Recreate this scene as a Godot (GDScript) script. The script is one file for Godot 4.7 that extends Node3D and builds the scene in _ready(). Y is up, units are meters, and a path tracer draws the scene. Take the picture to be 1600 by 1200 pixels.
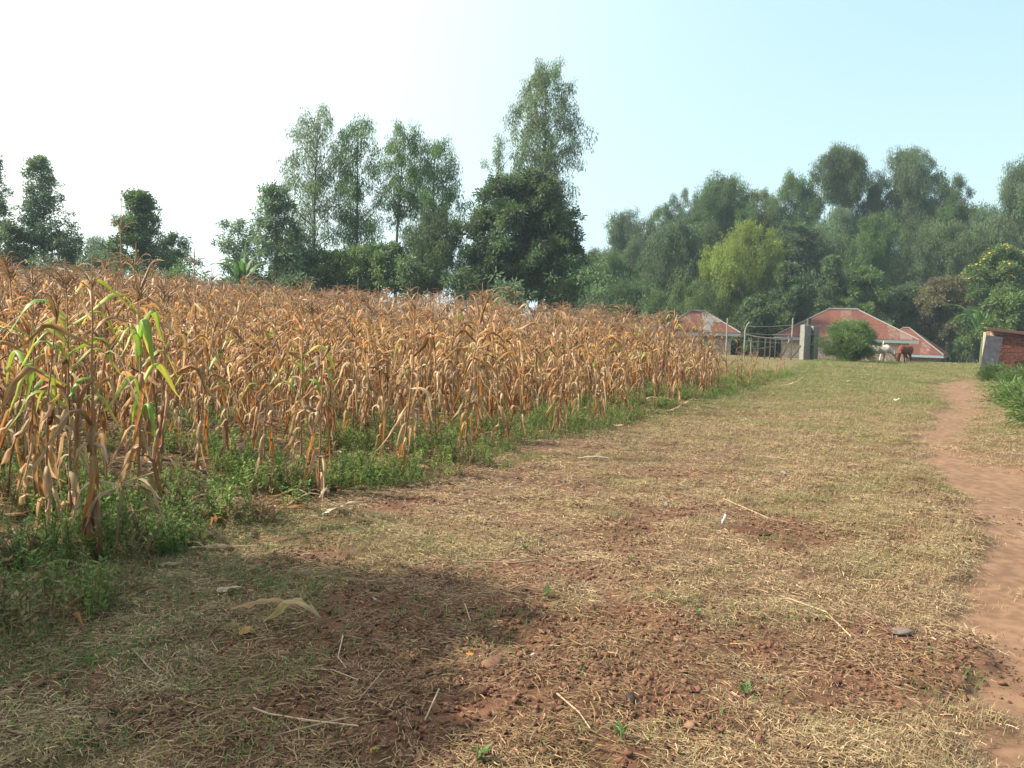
extends Node3D

const F := 1317.0          # focal length of the photograph, in its pixels
const EYE := 1.6
var cam: Camera3D
var rng := RandomNumberGenerator.new()
var n_big := FastNoiseLite.new()
var n_mid := FastNoiseLite.new()
var n_fine := FastNoiseLite.new()
var mats := {}
var used := {}


# ---------------------------------------------------------------- mesh builder
class MB:
	var v := PackedVector3Array()
	var c := PackedColorArray()
	var t := PackedInt32Array()

	func vert(p: Vector3, col: Color) -> int:
		v.append(p)
		c.append(col)
		return v.size() - 1

	func tri(a: int, b: int, d: int) -> void:
		t.append(a)
		t.append(b)
		t.append(d)

	func quad(a: int, b: int, d: int, e: int) -> void:
		tri(a, b, d)
		tri(a, d, e)

	func flat(p: Array, col: Color) -> void:
		var k := v.size()
		for q in p:
			vert(q, col)
		for i in range(1, p.size() - 1):
			tri(k, k + i, k + i + 1)

	func box(lo: Vector3, hi: Vector3, col: Color, x := Transform3D()) -> void:
		var p := []
		for i in 8:
			p.append(x * Vector3(hi.x if i & 1 else lo.x, hi.y if i & 2 else lo.y, hi.z if i & 4 else lo.z))
		for f in [[0, 1, 3, 2], [5, 4, 6, 7], [4, 0, 2, 6], [1, 5, 7, 3], [2, 3, 7, 6], [4, 5, 1, 0]]:
			flat([p[f[0]], p[f[1]], p[f[2]], p[f[3]]], col)

	# a box with chamfered upright and top edges
	func block(lo: Vector3, hi: Vector3, ch: float, col: Color, x := Transform3D()) -> void:
		var rings := []
		for r in [[lo.y, 0.0], [hi.y - ch, 0.0], [hi.y, ch]]:
			var e: float = r[1]
			var ring := []
			for q in [Vector2(lo.x + e, lo.z + ch), Vector2(lo.x + ch, lo.z + e), Vector2(hi.x - ch, lo.z + e), Vector2(hi.x - e, lo.z + ch), Vector2(hi.x - e, hi.z - ch), Vector2(hi.x - ch, hi.z - e), Vector2(lo.x + ch, hi.z - e), Vector2(lo.x + e, hi.z - ch)]:
				ring.append(x * Vector3(q.x, r[0], q.y))
			rings.append(ring)
		for k in 2:
			for i in 8:
				var j := (i + 1) % 8
				flat([rings[k][i], rings[k][j], rings[k + 1][j], rings[k + 1][i]], col)
		flat(rings[2], col)
		var under: Array = rings[0].duplicate()
		under.reverse()
		flat(under, col)

	func tube(p: Array, r: Array, sides: int, c0: Color, c1: Color) -> void:
		var k := v.size()
		var n := p.size()
		var side := Vector3.RIGHT
		for i in n:
			var d: Vector3 = (p[mini(i + 1, n - 1)] - p[maxi(i - 1, 0)]).normalized()
			side = side - d * side.dot(d)
			if side.length() < 0.1:
				side = d.cross(Vector3.UP) if absf(d.y) < 0.9 else d.cross(Vector3.FORWARD)
			side = side.normalized()
			var up := d.cross(side)
			var col := c0.lerp(c1, float(i) / maxi(n - 1, 1))
			for j in sides:
				var a := TAU * j / sides
				vert(p[i] + (side * cos(a) + up * sin(a)) * r[i], col)
		for i in n - 1:
			for j in sides:
				var a := k + i * sides + j
				var b := k + i * sides + (j + 1) % sides
				quad(a, b, b + sides, a + sides)
		for e in [0, n - 1]:
			var m := vert(p[e], c0 if e == 0 else c1)
			for j in sides:
				tri(m, k + e * sides + j, k + e * sides + (j + 1) % sides)

	# a leaf blade: three vertices across, folded along its midrib, bending over
	func blade(base: Vector3, az: float, length: float, width: float, p0: float, p1: float, bend: float, twist: float, fold: float, c0: Color, c1: Color, g: RandomNumberGenerator, segs := 7, soft := 0.22, wave := 0.14) -> void:
		var p := base
		var k := v.size()
		var drift := g.randf_range(-0.5, 0.5)
		var stray := 0.0
		for i in segs + 1:
			var f := float(i) / segs
			var pitch := lerpf(p0, p1, smoothstep(bend - soft, bend + soft, f))
			var a := az + drift * f + stray
			pitch += stray * 0.6
			stray += g.randf_range(-1.0, 1.0) * wave * 1.5
			var d := Vector3(cos(a) * cos(pitch), sin(pitch), sin(a) * cos(pitch))
			var side := Vector3(-sin(a), 0, cos(a)).rotated(d, twist * f)
			var nrm := side.cross(d).normalized()
			var w := width * 0.5 * (lerpf(0.5, 1.0, minf(f / 0.28, 1.0)) if f < 0.28 else 1.0 - pow((f - 0.28) / 0.72, 1.7))
			w = maxf(w, 0.0015)
			var col := c0.lerp(c1, f) * g.randf_range(0.86, 1.14)
			for q in [-1.0, -0.5, 0.0, 0.5, 1.0]:
				var e: float = q
				var tone: float = [1.12, 0.8, 1.25, 0.86, 1.05][int(e * 2.0 + 2.0)] * g.randf_range(0.84, 1.16)
				var ragged := g.randf_range(0.5, 1.1) if absf(e) == 1.0 else 1.0
				vert(p + side * w * e * ragged - nrm * w * (fold * pow(absf(e), 1.3) + (g.randf_range(-wave, wave) * 2.0 * absf(e))), col * tone)
			p += d * length / segs
		for i in segs:
			for q in 4:
				var a := k + i * 5 + q
				quad(a, a + 1, a + 6, a + 5)

	func leaflet(p: Vector3, d: Vector3, side: Vector3, length: float, width: float, col: Color) -> void:
		var nrm := d.cross(side)
		var a := vert(p, col)
		var b := vert(p + d * length * 0.45 + side * width * 0.5, col)
		var e := vert(p + d * length - nrm * length * 0.12, col)
		var h := vert(p + d * length * 0.45 - side * width * 0.5, col)
		quad(a, b, e, h)

	func lump(at: Vector3, r: Vector3, col: Color, g: RandomNumberGenerator, rough := 0.25, nu := 7, nv := 5) -> void:
		var k := v.size()
		for i in nv + 1:
			var th := PI * i / nv
			for j in nu:
				var ph := TAU * j / nu
				var q := 1.0 + g.randf_range(-rough, rough)
				vert(at + Vector3(sin(th) * cos(ph) * r.x, cos(th) * r.y, sin(th) * sin(ph) * r.z) * q, col * g.randf_range(0.88, 1.12))
		for i in nv:
			for j in nu:
				var a := k + i * nu + j
				var b := k + i * nu + (j + 1) % nu
				quad(a, b, b + nu, a + nu)

	func add(o: MB, x: Transform3D, tint := Color.WHITE) -> void:
		var k := v.size()
		for i in o.v.size():
			v.append(x * o.v[i])
			c.append(o.c[i] * tint)
		for i in o.t:
			t.append(i + k)

	func mesh() -> ArrayMesh:
		var n := PackedVector3Array()
		n.resize(v.size())
		for i in range(0, t.size(), 3):
			var a := t[i]
			var b := t[i + 1]
			var d := t[i + 2]
			var w := (v[d] - v[a]).cross(v[b] - v[a])
			n[a] += w
			n[b] += w
			n[d] += w
		for i in n.size():
			n[i] = n[i].normalized() if n[i].length_squared() > 1e-20 else Vector3.UP
		var arr := []
		arr.resize(Mesh.ARRAY_MAX)
		arr[Mesh.ARRAY_VERTEX] = v
		arr[Mesh.ARRAY_NORMAL] = n
		arr[Mesh.ARRAY_COLOR] = c
		arr[Mesh.ARRAY_INDEX] = t
		var m := ArrayMesh.new()
		m.add_surface_from_arrays(Mesh.PRIMITIVE_TRIANGLES, arr)
		return m


# ---------------------------------------------------------------- scene helpers
func numbered(called: String) -> String:
	var k: int = used.get(called, 0)
	used[called] = k + 1
	return called if k == 0 else "%s_%03d" % [called, k]


func tag(o: Node, label: String, category: String, group := "") -> void:
	o.set_meta("label", label)
	o.set_meta("category", category)
	if group:
		o.set_meta("group", group)


func thing(called: String, label: String, category: String, at_: Vector3, turn := 0.0, group := "") -> Node3D:
	var o := Node3D.new()
	o.name = numbered(called)
	add_child(o, true)
	o.position = at_
	o.rotation.y = turn
	tag(o, label, category, group)
	return o


func part(called: String, m: Mesh, material: Material, parent: Node) -> MeshInstance3D:
	var o := MeshInstance3D.new()
	o.name = called if parent != self else numbered(called)
	o.mesh = m
	o.material_override = null
	for i in m.get_surface_count():
		o.set_surface_override_material(i, material)
	parent.add_child(o, true)
	return o


func copies(called: String, m: Mesh, material: Material, where: Array, tints: Array, parent: Node) -> MultiMeshInstance3D:
	var mm := MultiMesh.new()
	mm.transform_format = MultiMesh.TRANSFORM_3D
	mm.use_colors = true
	mm.mesh = m
	mm.instance_count = where.size()
	for i in where.size():
		mm.set_instance_transform(i, where[i])
		mm.set_instance_color(i, tints[i])
	var o := MultiMeshInstance3D.new()
	o.name = called if parent != self else numbered(called)
	o.multimesh = mm
	o.material_override = material
	o.set_meta("kind", "stuff")
	parent.add_child(o, true)
	return o


func mat(key: String, rough := 0.9, back := 0.0, spec := 0.35) -> StandardMaterial3D:
	if mats.has(key):
		return mats[key]
	var m := StandardMaterial3D.new()
	m.resource_name = key
	m.vertex_color_use_as_albedo = true
	m.roughness = rough
	m.metallic_specular = spec
	if back > 0.0:
		m.backlight_enabled = true
		m.backlight = Color(back, back, back).linear_to_srgb()
		m.cull_mode = BaseMaterial3D.CULL_DISABLED
	mats[key] = m
	return m


func noise(freq: float, octaves: int, seed_: int) -> FastNoiseLite:
	var n := FastNoiseLite.new()
	n.noise_type = FastNoiseLite.TYPE_SIMPLEX_SMOOTH
	n.frequency = freq
	n.fractal_octaves = octaves
	n.seed = seed_
	return n


func noise_tex(size: int, freq: float, octaves: int, seed_: int, lo: Color, hi: Color, a := 0.0, b := 1.0) -> NoiseTexture2D:
	var t := NoiseTexture2D.new()
	t.width = size
	t.height = size
	t.seamless = true
	t.noise = noise(freq, octaves, seed_)
	var g := Gradient.new()
	g.set_color(0, lo)
	g.set_color(1, hi)
	g.set_offset(0, a)
	g.set_offset(1, b)
	t.color_ramp = g
	return t


func textured(key: String, albedo: Texture2D, bump: Texture2D, scale: float, depth_cm: float, rough := 0.92) -> StandardMaterial3D:
	var m := mat(key, rough)
	m.albedo_texture = albedo
	if bump:
		m.heightmap_enabled = true
		m.heightmap_texture = bump
		m.heightmap_scale = depth_cm
	m.uv1_triplanar = true
	m.uv1_world_triplanar = true
	m.uv1_scale = Vector3.ONE * scale
	return m


# a pixel of the photograph and a distance ahead -> a place (y up, -z ahead)
func at(px: float, py: float, depth: float) -> Vector3:
	var w := cam.transform.basis * Vector3((px - 800.0) / F, -(py - 600.0) / F, -1.0)
	return cam.position + w * (depth / -w.z)


# the place on the ground seen in that pixel
func on_ground(px: float, py: float) -> Vector3:
	var w := cam.transform.basis * Vector3((px - 800.0) / F, -(py - 600.0) / F, -1.0)
	var p := Vector3.ZERO
	var h := 0.0
	for i in 8:
		p = cam.position + w * ((h - EYE) / w.y)
		h = ground_h(p.x, -p.z)
	return Vector3(p.x, h, p.z)


# ---------------------------------------------------------------- the lie of the land
func inside_field(x: float, d: float) -> float:   # metres into the maize, negative outside
	return (x + 3.0) * -0.898 + (d - 5.2) * 0.439


func along_edge(x: float, d: float) -> float:
	return (x + 3.0) * 0.439 + (d - 5.2) * 0.898


const PATH_D := [0.0, 3.1, 4.4, 5.7, 7.8, 9.5, 12.3, 16.2, 21.3, 30.2, 35.0, 38.0]
const PATH_L := [1.1, 1.84, 2.52, 3.2, 4.22, 4.93, 5.9, 7.9, 10.9, 14.9, 18.5, 21.6]
const PATH_R := [4.6, 4.7, 4.9, 5.3, 6.1, 6.5, 6.55, 9.1, 12.2, 17.0, 20.0, 22.2]


func path_amount(x: float, d: float) -> float:
	if d > 38.0 or d < 0.0:
		return 0.0
	var i := 0
	while PATH_D[i + 1] < d:
		i += 1
	var f: float = (d - PATH_D[i]) / (PATH_D[i + 1] - PATH_D[i])
	var w := 0.05 + 0.008 * d
	var wob := n_mid.get_noise_2d(x * 2.0, d * 2.0) * (0.3 + 0.012 * d)
	var l := x - lerpf(PATH_L[i], PATH_L[i + 1], f) + wob
	var r := lerpf(PATH_R[i], PATH_R[i + 1], f) - x + wob
	return smoothstep(-w, w, l) * smoothstep(-w * 2.0, w * 2.0, r) * (1.0 - smoothstep(33.0, 38.0, d))


func bare_amount(x: float, d: float) -> float:    # red soil showing through
	var q := Vector2((x + 0.1) / 2.1, (d - 3.9) / 1.5).length()
	var a := 1.0 - smoothstep(0.35, 1.1, q + n_mid.get_noise_2d(x * 3.0, d * 3.0) * 0.7)
	var b := smoothstep(0.0, 0.42, n_mid.get_noise_2d(x * 1.1 + 31.0, d * 0.9)) * (1.0 - smoothstep(6.0, 14.0, d)) * 0.75
	return maxf(a, b)


func ground_h(x: float, d: float) -> float:
	var s := inside_field(x, d)
	var ramp := 0.0
	if s > 0.0:
		var q := minf(s, 34.0)
		ramp = 0.052 * (q - 2.0 * (1.0 - exp(-q / 2.0)))
	ramp *= smoothstep(-12.0, 4.0, d)
	var brow := 0.16 * smoothstep(30.0, 46.0, d) * smoothstep(2.0, 14.0, x)
	var fall := smoothstep(51.5, 57.5, d) * 0.95 + smoothstep(57.0, 85.0, d) * 1.3
	var h := ramp + brow - fall
	if d < 70.0 and d > -6.0 and absf(x) < 70.0:
		h += n_big.get_noise_2d(x, d) * 0.07
		if d < 26.0:
			h += (n_fine.get_noise_2d(x, d) * 0.02 + n_mid.get_noise_2d(x * 1.7, d * 1.7) * 0.03) * (1.0 - smoothstep(14.0, 26.0, d)) * (1.0 - 0.85 * path_amount(x, d))
		h -= path_amount(x, d) * 0.05
	return h


# ---------------------------------------------------------------- start
func _ready() -> void:
	cam = Camera3D.new()
	cam.name = "camera"
	cam.position = Vector3(0, EYE, 0)
	cam.basis = Basis(Vector3.RIGHT, deg_to_rad(-3.82)) * Basis(Vector3.BACK, deg_to_rad(1.6))
	cam.fov = rad_to_deg(2.0 * atan(600.0 / F))
	cam.near = 0.1
	cam.far = 1500.0
	add_child(cam)

	var sky := ProceduralSkyMaterial.new()
	sky.sky_top_color = Color(0.18, 0.48, 0.62)
	sky.sky_horizon_color = Color(0.665, 0.745, 0.755)
	sky.sky_curve = 0.5
	sky.sky_energy_multiplier = 1.0
	sky.ground_horizon_color = Color(0.6, 0.6, 0.52)
	sky.ground_bottom_color = Color(0.3, 0.26, 0.18)
	sky.sun_angle_max = 105.0
	sky.sun_curve = 0.72
	var env := Environment.new()
	env.background_mode = Environment.BG_SKY
	env.sky = Sky.new()
	env.sky.sky_material = sky
	env.tonemap_mode = Environment.TONE_MAPPER_LINEAR
	env.tonemap_exposure = 2.2
	env.sdfgi_enabled = true
	env.ssao_enabled = true
	env.ssil_enabled = true
	env.fog_enabled = true
	env.fog_density = 0.0005
	env.fog_light_color = Color(0.80, 0.90, 0.97)
	var we := WorldEnvironment.new()
	we.name = "world_environment"
	we.environment = env
	add_child(we)

	var sun := DirectionalLight3D.new()
	sun.name = "sun"
	sun.light_energy = 1.6
	sun.light_color = Color(1.0, 0.955, 0.88)
	sun.light_angular_distance = 0.5
	sun.shadow_enabled = true
	var az := deg_to_rad(-88.0)
	var el := deg_to_rad(41.0)
	var to_sun := Vector3(sin(az) * cos(el), sin(el), -cos(az) * cos(el))
	add_child(sun)
	sun.look_at_from_position(Vector3.ZERO, -to_sun, Vector3.UP)

	rng.seed = 11
	n_big = noise(0.16, 2, 3)
	n_mid = noise(0.55, 3, 8)
	n_fine = noise(2.6, 3, 21)

	build_ground()
	build_far()
	build_forest()
	build_field_trees()
	build_houses()
	build_fence()
	build_shed()
	build_animals()
	build_maize()
	build_litter()
	build_ground_cover()


# ---------------------------------------------------------------- ground
func ground_color(x: float, d: float) -> Color:
	var s := inside_field(x, d)
	var soil := Color(0.115, 0.056, 0.035)
	var thatch := Color(0.135, 0.085, 0.045)
	var green := Color(0.125, 0.12, 0.045)
	var track := Color(0.18, 0.107, 0.066)
	var far := smoothstep(12.0, 40.0, d)
	var k := n_mid.get_noise_2d(x * 0.8, d * 0.8)
	var c := thatch.lerp(green, clampf(far * 0.75 + k * 0.5, 0.0, 1.0))
	c = c.lerp(soil, clampf(bare_amount(x, d) + (0.5 - 0.45 * far) + k * 0.4 * (1.0 - far), 0.0, 1.0))
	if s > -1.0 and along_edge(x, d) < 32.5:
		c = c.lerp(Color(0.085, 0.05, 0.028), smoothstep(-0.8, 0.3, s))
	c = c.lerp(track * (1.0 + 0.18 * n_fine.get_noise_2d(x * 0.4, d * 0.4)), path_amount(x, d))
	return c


func build_ground() -> void:
	var rings := [0.4]
	while rings[-1] < 600.0:
		var r: float = rings[-1]
		rings.append(r * (1.2 if r < 2.0 else 1.012 if r < 42.0 else 1.09))
	var angles := []
	var a := -180.0
	while a < 179.9:
		angles.append(a)
		a += 0.15 if absf(a + 0.01) < 41.0 else 5.0 if absf(a) > 47.0 else 0.6
	var b := MB.new()
	var n := angles.size()
	b.vert(Vector3(0, ground_h(0, 0), 0), ground_color(0, 0))
	for r in rings:
		for q in angles:
			var x: float = r * sin(deg_to_rad(q))
			var d: float = r * cos(deg_to_rad(q))
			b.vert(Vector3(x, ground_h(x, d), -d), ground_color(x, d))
	for j in n:
		b.tri(0, 1 + j, 1 + (j + 1) % n)
	for i in rings.size() - 1:
		for j in n:
			var p := 1 + i * n + j
			var q := 1 + i * n + (j + 1) % n
			b.quad(p, q, q + n, p + n)
	var m := textured("soil", noise_tex(512, 0.014, 5, 5, Color(0.85, 0.84, 0.83), Color(1, 1, 1), 0.25, 0.75), noise_tex(512, 0.03, 5, 9, Color.BLACK, Color.WHITE), 0.9, 0.12, 0.97)
	var o := part("ground", b.mesh(), m, self)
	o.set_meta("kind", "structure")


func build_far() -> void:
	# low blue hills on the horizon at the left, and the land's rim all round
	var b := MB.new()
	var hn := noise(0.006, 4, 77)
	var n := 90
	for i in n + 1:
		var ang := deg_to_rad(lerpf(-50.0, 4.0, float(i) / n))
		for row in [[380.0, 0.0], [430.0, 0.55], [480.0, 1.0], [560.0, 0.7]]:
			var r: float = row[0]
			var h: float = (17.0 + 10.0 * hn.get_noise_2d(i * 9.0, r * 0.4)) * row[1] * smoothstep(4.0, -12.0, rad_to_deg(ang)) - 3.0
			b.vert(Vector3(sin(ang) * r, h, -cos(ang) * r), Color(0.07, 0.10, 0.05))
	for i in n:
		for k in 3:
			var p := i * 4 + k
			b.quad(p, p + 4, p + 5, p + 1)
	part("hills", b.mesh(), mat("hill"), self).set_meta("kind", "structure")


# ---------------------------------------------------------------- trees
var sprays := {}


func spray(kind: String) -> Mesh:
	if sprays.has(kind):
		return sprays[kind]
	var g := RandomNumberGenerator.new()
	g.seed = hash(kind) % 1000
	var b := MB.new()
	if kind == "gum":          # long hanging leaves on a drooping twig
		for k in 30:
			var f := g.randf()
			var a := g.randf() * TAU
			var p := Vector3(cos(a) * 0.32 * sqrt(g.randf()), 0.25 - 0.75 * f, sin(a) * 0.32 * sqrt(g.randf()))
			var d := Vector3(cos(a) * g.randf_range(0.1, 0.8), -g.randf_range(0.5, 1.0), sin(a) * g.randf_range(0.1, 0.8)).normalized()
			var side := d.cross(Vector3(g.randf_range(-1, 1), g.randf_range(-0.3, 0.3), g.randf_range(-1, 1))).normalized()
			b.leaflet(p, d, side, g.randf_range(0.14, 0.24), g.randf_range(0.035, 0.06), Color.WHITE * g.randf_range(0.75, 1.2))
		b.tube([Vector3(0, 0.3, 0), Vector3(0.05, 0, 0.03), Vector3(0.02, -0.4, 0.1)], [0.012, 0.009, 0.004], 3, Color(0.9, 0.7, 0.5), Color(0.9, 0.9, 0.6))
	elif kind == "broad":      # tufts of broad leaves facing out and up
		for k in 34:
			var d := Vector3(g.randf_range(-1, 1), g.randf_range(-0.35, 1.0), g.randf_range(-1, 1)).normalized()
			var p := d * g.randf_range(0.08, 0.34)
			var side := d.cross(Vector3(g.randf_range(-1, 1), g.randf_range(-1, 1), g.randf_range(-1, 1))).normalized()
			b.leaflet(p, (d + Vector3(0, g.randf_range(-0.9, 0.1), 0)).normalized(), side, g.randf_range(0.14, 0.24), g.randf_range(0.07, 0.11), Color.WHITE * g.randf_range(0.75, 1.2))
	elif kind == "feather":    # fine feathery shoots
		for k in 46:
			var d := Vector3(g.randf_range(-1, 1), g.randf_range(-0.2, 1.2), g.randf_range(-1, 1)).normalized()
			var p := Vector3(d.x * 0.14, g.randf_range(-0.1, 0.2), d.z * 0.14) + d * g.randf_range(0, 0.22)
			var side := d.cross(Vector3(g.randf_range(-1, 1), g.randf_range(-1, 1), g.randf_range(-1, 1))).normalized()
			b.leaflet(p, d, side, g.randf_range(0.10, 0.2), g.randf_range(0.016, 0.03), Color.WHITE * g.randf_range(0.75, 1.25))
	elif kind == "flower":
		for k in 9:
			var d := Vector3(cos(k * 0.7), 0.35, sin(k * 0.7)).normalized()
			b.leaflet(Vector3(0, 0, 0), d, d.cross(Vector3.UP).normalized(), 0.13, 0.07, Color.WHITE)
	sprays[kind] = b.mesh()
	return sprays[kind]


const TONE := {
	"gum_grey": Color(0.125, 0.195, 0.10), "gum_green": Color(0.10, 0.19, 0.062), "dark": Color(0.068, 0.12, 0.048), "mid": Color(0.09, 0.155, 0.05),
	"lime": Color(0.17, 0.24, 0.045), "olive": Color(0.13, 0.145, 0.065), "brownish": Color(0.12, 0.12, 0.06), "blue": Color(0.11, 0.18, 0.10), "wood_grey": Color(0.088, 0.145, 0.072), "wood_green": Color(0.072, 0.142, 0.046), "shrub": Color(0.095, 0.165, 0.05),
}


# shape: "tall" (lobes up a mast), "round" (a dome), "umbrella" (bare stem under a cap), "cone"
func tree(called: String, label: String, category: String, base: Vector3, top: float, width: float, low: float, shape: String, leaf: String, tone: String, lobes: int, dens := 1.0, seed_ := 1, group := "", lean := 0.0) -> Node3D:
	var g := RandomNumberGenerator.new()
	g.seed = seed_ * 7919 + 13
	var o := thing(called, label, category, base, 0.0, group)
	var tb := MB.new()
	var bark := Color(0.15, 0.12, 0.095) if leaf == "gum" else Color(0.16, 0.12, 0.085)
	var tr := clampf(top * 0.011, 0.05, 0.24)
	var mast := []
	var radii := []
	var sway := Vector2(g.randf_range(-0.3, 0.3), g.randf_range(-0.3, 0.3))
	for i in 9:
		var f := i / 8.0
		mast.append(Vector3(sway.x * sin(f * 3.0) + lean * f * top, f * top * 0.95 - 0.4 * (1.0 - f), sway.y * sin(f * 2.3)))
		radii.append(tr * (1.0 - 0.9 * f) * (1.35 if i == 0 else 1.0))
	tb.tube(mast, radii, 7, bark, bark * 0.9)
	var where := []
	var tints := []
	var flecks := []
	var h := top - low
	lobes = int(lobes * 1.55)
	for k in lobes:
		var f := (k + g.randf_range(0.0, 1.0)) / lobes
		var prof := 1.0
		match shape:
			"tall": prof = 0.45 + 0.55 * sin(PI * pow(f, 0.75)) if f < 0.5 else lerpf(1.0, 0.38, pow((f - 0.5) / 0.5, 1.6))
			"round": prof = sqrt(maxf(0.0, 1.0 - pow(1.9 * f - 0.85, 2.0))) * 0.95 + 0.1
			"umbrella": prof = sqrt(maxf(0.05, 1.0 - f * f * 0.85))
			"cone": prof = 1.05 - 0.85 * f
		var r := clampf(width * 0.165 * (0.55 + 0.5 * prof), 0.28, h * 0.3) * g.randf_range(0.7, 1.3)
		var a := k * 2.39996 + g.randf_range(-0.5, 0.5)
		var out := maxf(0.0, width * 0.56 * prof - r * 0.7) * (g.randf_range(0.6, 1.12) if k % 4 else g.randf_range(0.05, 0.5))
		var y := clampf(low + h * f, low + r * 0.5, top - r * 0.9)
		var axis_x := lean * y + sway.x * sin(y / top * 3.0)
		var ctr := Vector3(axis_x + cos(a) * out, y, sin(a) * out)
		var from := Vector3(axis_x, maxf(low * 0.6, y - out * 0.9 - 0.3), 0)
		var mid := from.lerp(ctr, 0.5) + Vector3(0, -0.1 * out, 0)
		var lr := maxf(tr * 0.32 * (1.0 - 0.6 * f), 0.018)
		tb.tube([from, mid, ctr], [lr, lr * 0.7, lr * 0.25], 4, bark, bark)
		var tone_k: Color = TONE[tone] * g.randf_range(0.78, 1.25)
		tone_k = tone_k.lerp(Color(tone_k.r * 1.3, tone_k.g * 1.1, tone_k.b * 0.7), g.randf() * 0.5)
		var ry := r * (1.3 if leaf == "gum" else 0.95)
		var amount := int(dens * (34.0 * r * r + 20.0 * r))
		var knots := []
		for i in 4 + int(r * 3.0):
			var w := Vector3(g.randfn(), g.randfn() + 0.2, g.randfn()).normalized() * g.randf_range(0.45, 1.05)
			knots.append([w, g.randf_range(0.75, 1.25)])
		for i in amount:
			var knot: Array = knots[g.randi() % knots.size()]
			var off := Vector3(g.randfn(), g.randfn() * (1.25 if leaf == "gum" else 0.7), g.randfn()) * 0.19
			var q: Vector3 = knot[0] + off
			var u := q.normalized()
			var p := ctr + Vector3(q.x * r, q.y * ry, q.z * r)
			var sc := g.randf_range(0.75, 1.35) * clampf(0.7 + r * 0.28, 0.7, 1.5)
			var basis := Basis(Vector3.UP, g.randf() * TAU).scaled(Vector3.ONE * sc)
			var tilt := Vector3(u.z, 0, -u.x)
			if tilt.length() > 0.05:
				basis = Basis(tilt.normalized(), (0.5 if leaf == "gum" else 1.0) * g.randf_range(0.2, 1.0) * minf(1.0, tilt.length())) * basis
			where.append(Transform3D(basis, p))
			tints.append(tone_k * g.randf_range(0.82, 1.2) * knot[1])
			if leaf == "flowered" and g.randf() < 0.3 and p.y > low + h * 0.35:
				flecks.append(Transform3D(basis, p + u * 0.25))
	part("trunk", tb.mesh(), mat("bark"), o)
	copies("crown", spray("broad" if leaf == "flowered" else leaf), mat("leaf", 0.6, 0.9, 0.5), where, tints, o)
	if flecks.size():
		var yl := []
		for i in flecks.size():
			yl.append(Color(0.75, 0.47, 0.03))
		copies("blossom", spray("flower"), mat("leaf"), flecks, yl, o)
	return o


# the same, told where its crown shows in the photograph and how far off it stands
func tree_seen(called: String, label: String, category: String, cx: float, y_top: float, w_px: float, y_low: float, depth: float, shape: String, leaf: String, tone: String, lobes: int, dens := 1.0, seed_ := 1, group := "", lean := 0.0) -> Node3D:
	var p := at(cx, y_top, depth)
	var h := ground_h(p.x, depth)
	var low := at(cx, y_low, depth).y - h
	return tree(called, label, category, Vector3(p.x, h, -depth), p.y - h, w_px / F * depth * (1.12 if shape == "round" else 1.28), maxf(low, 0.3), shape, leaf, tone, lobes, dens, seed_, group, lean)


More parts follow.
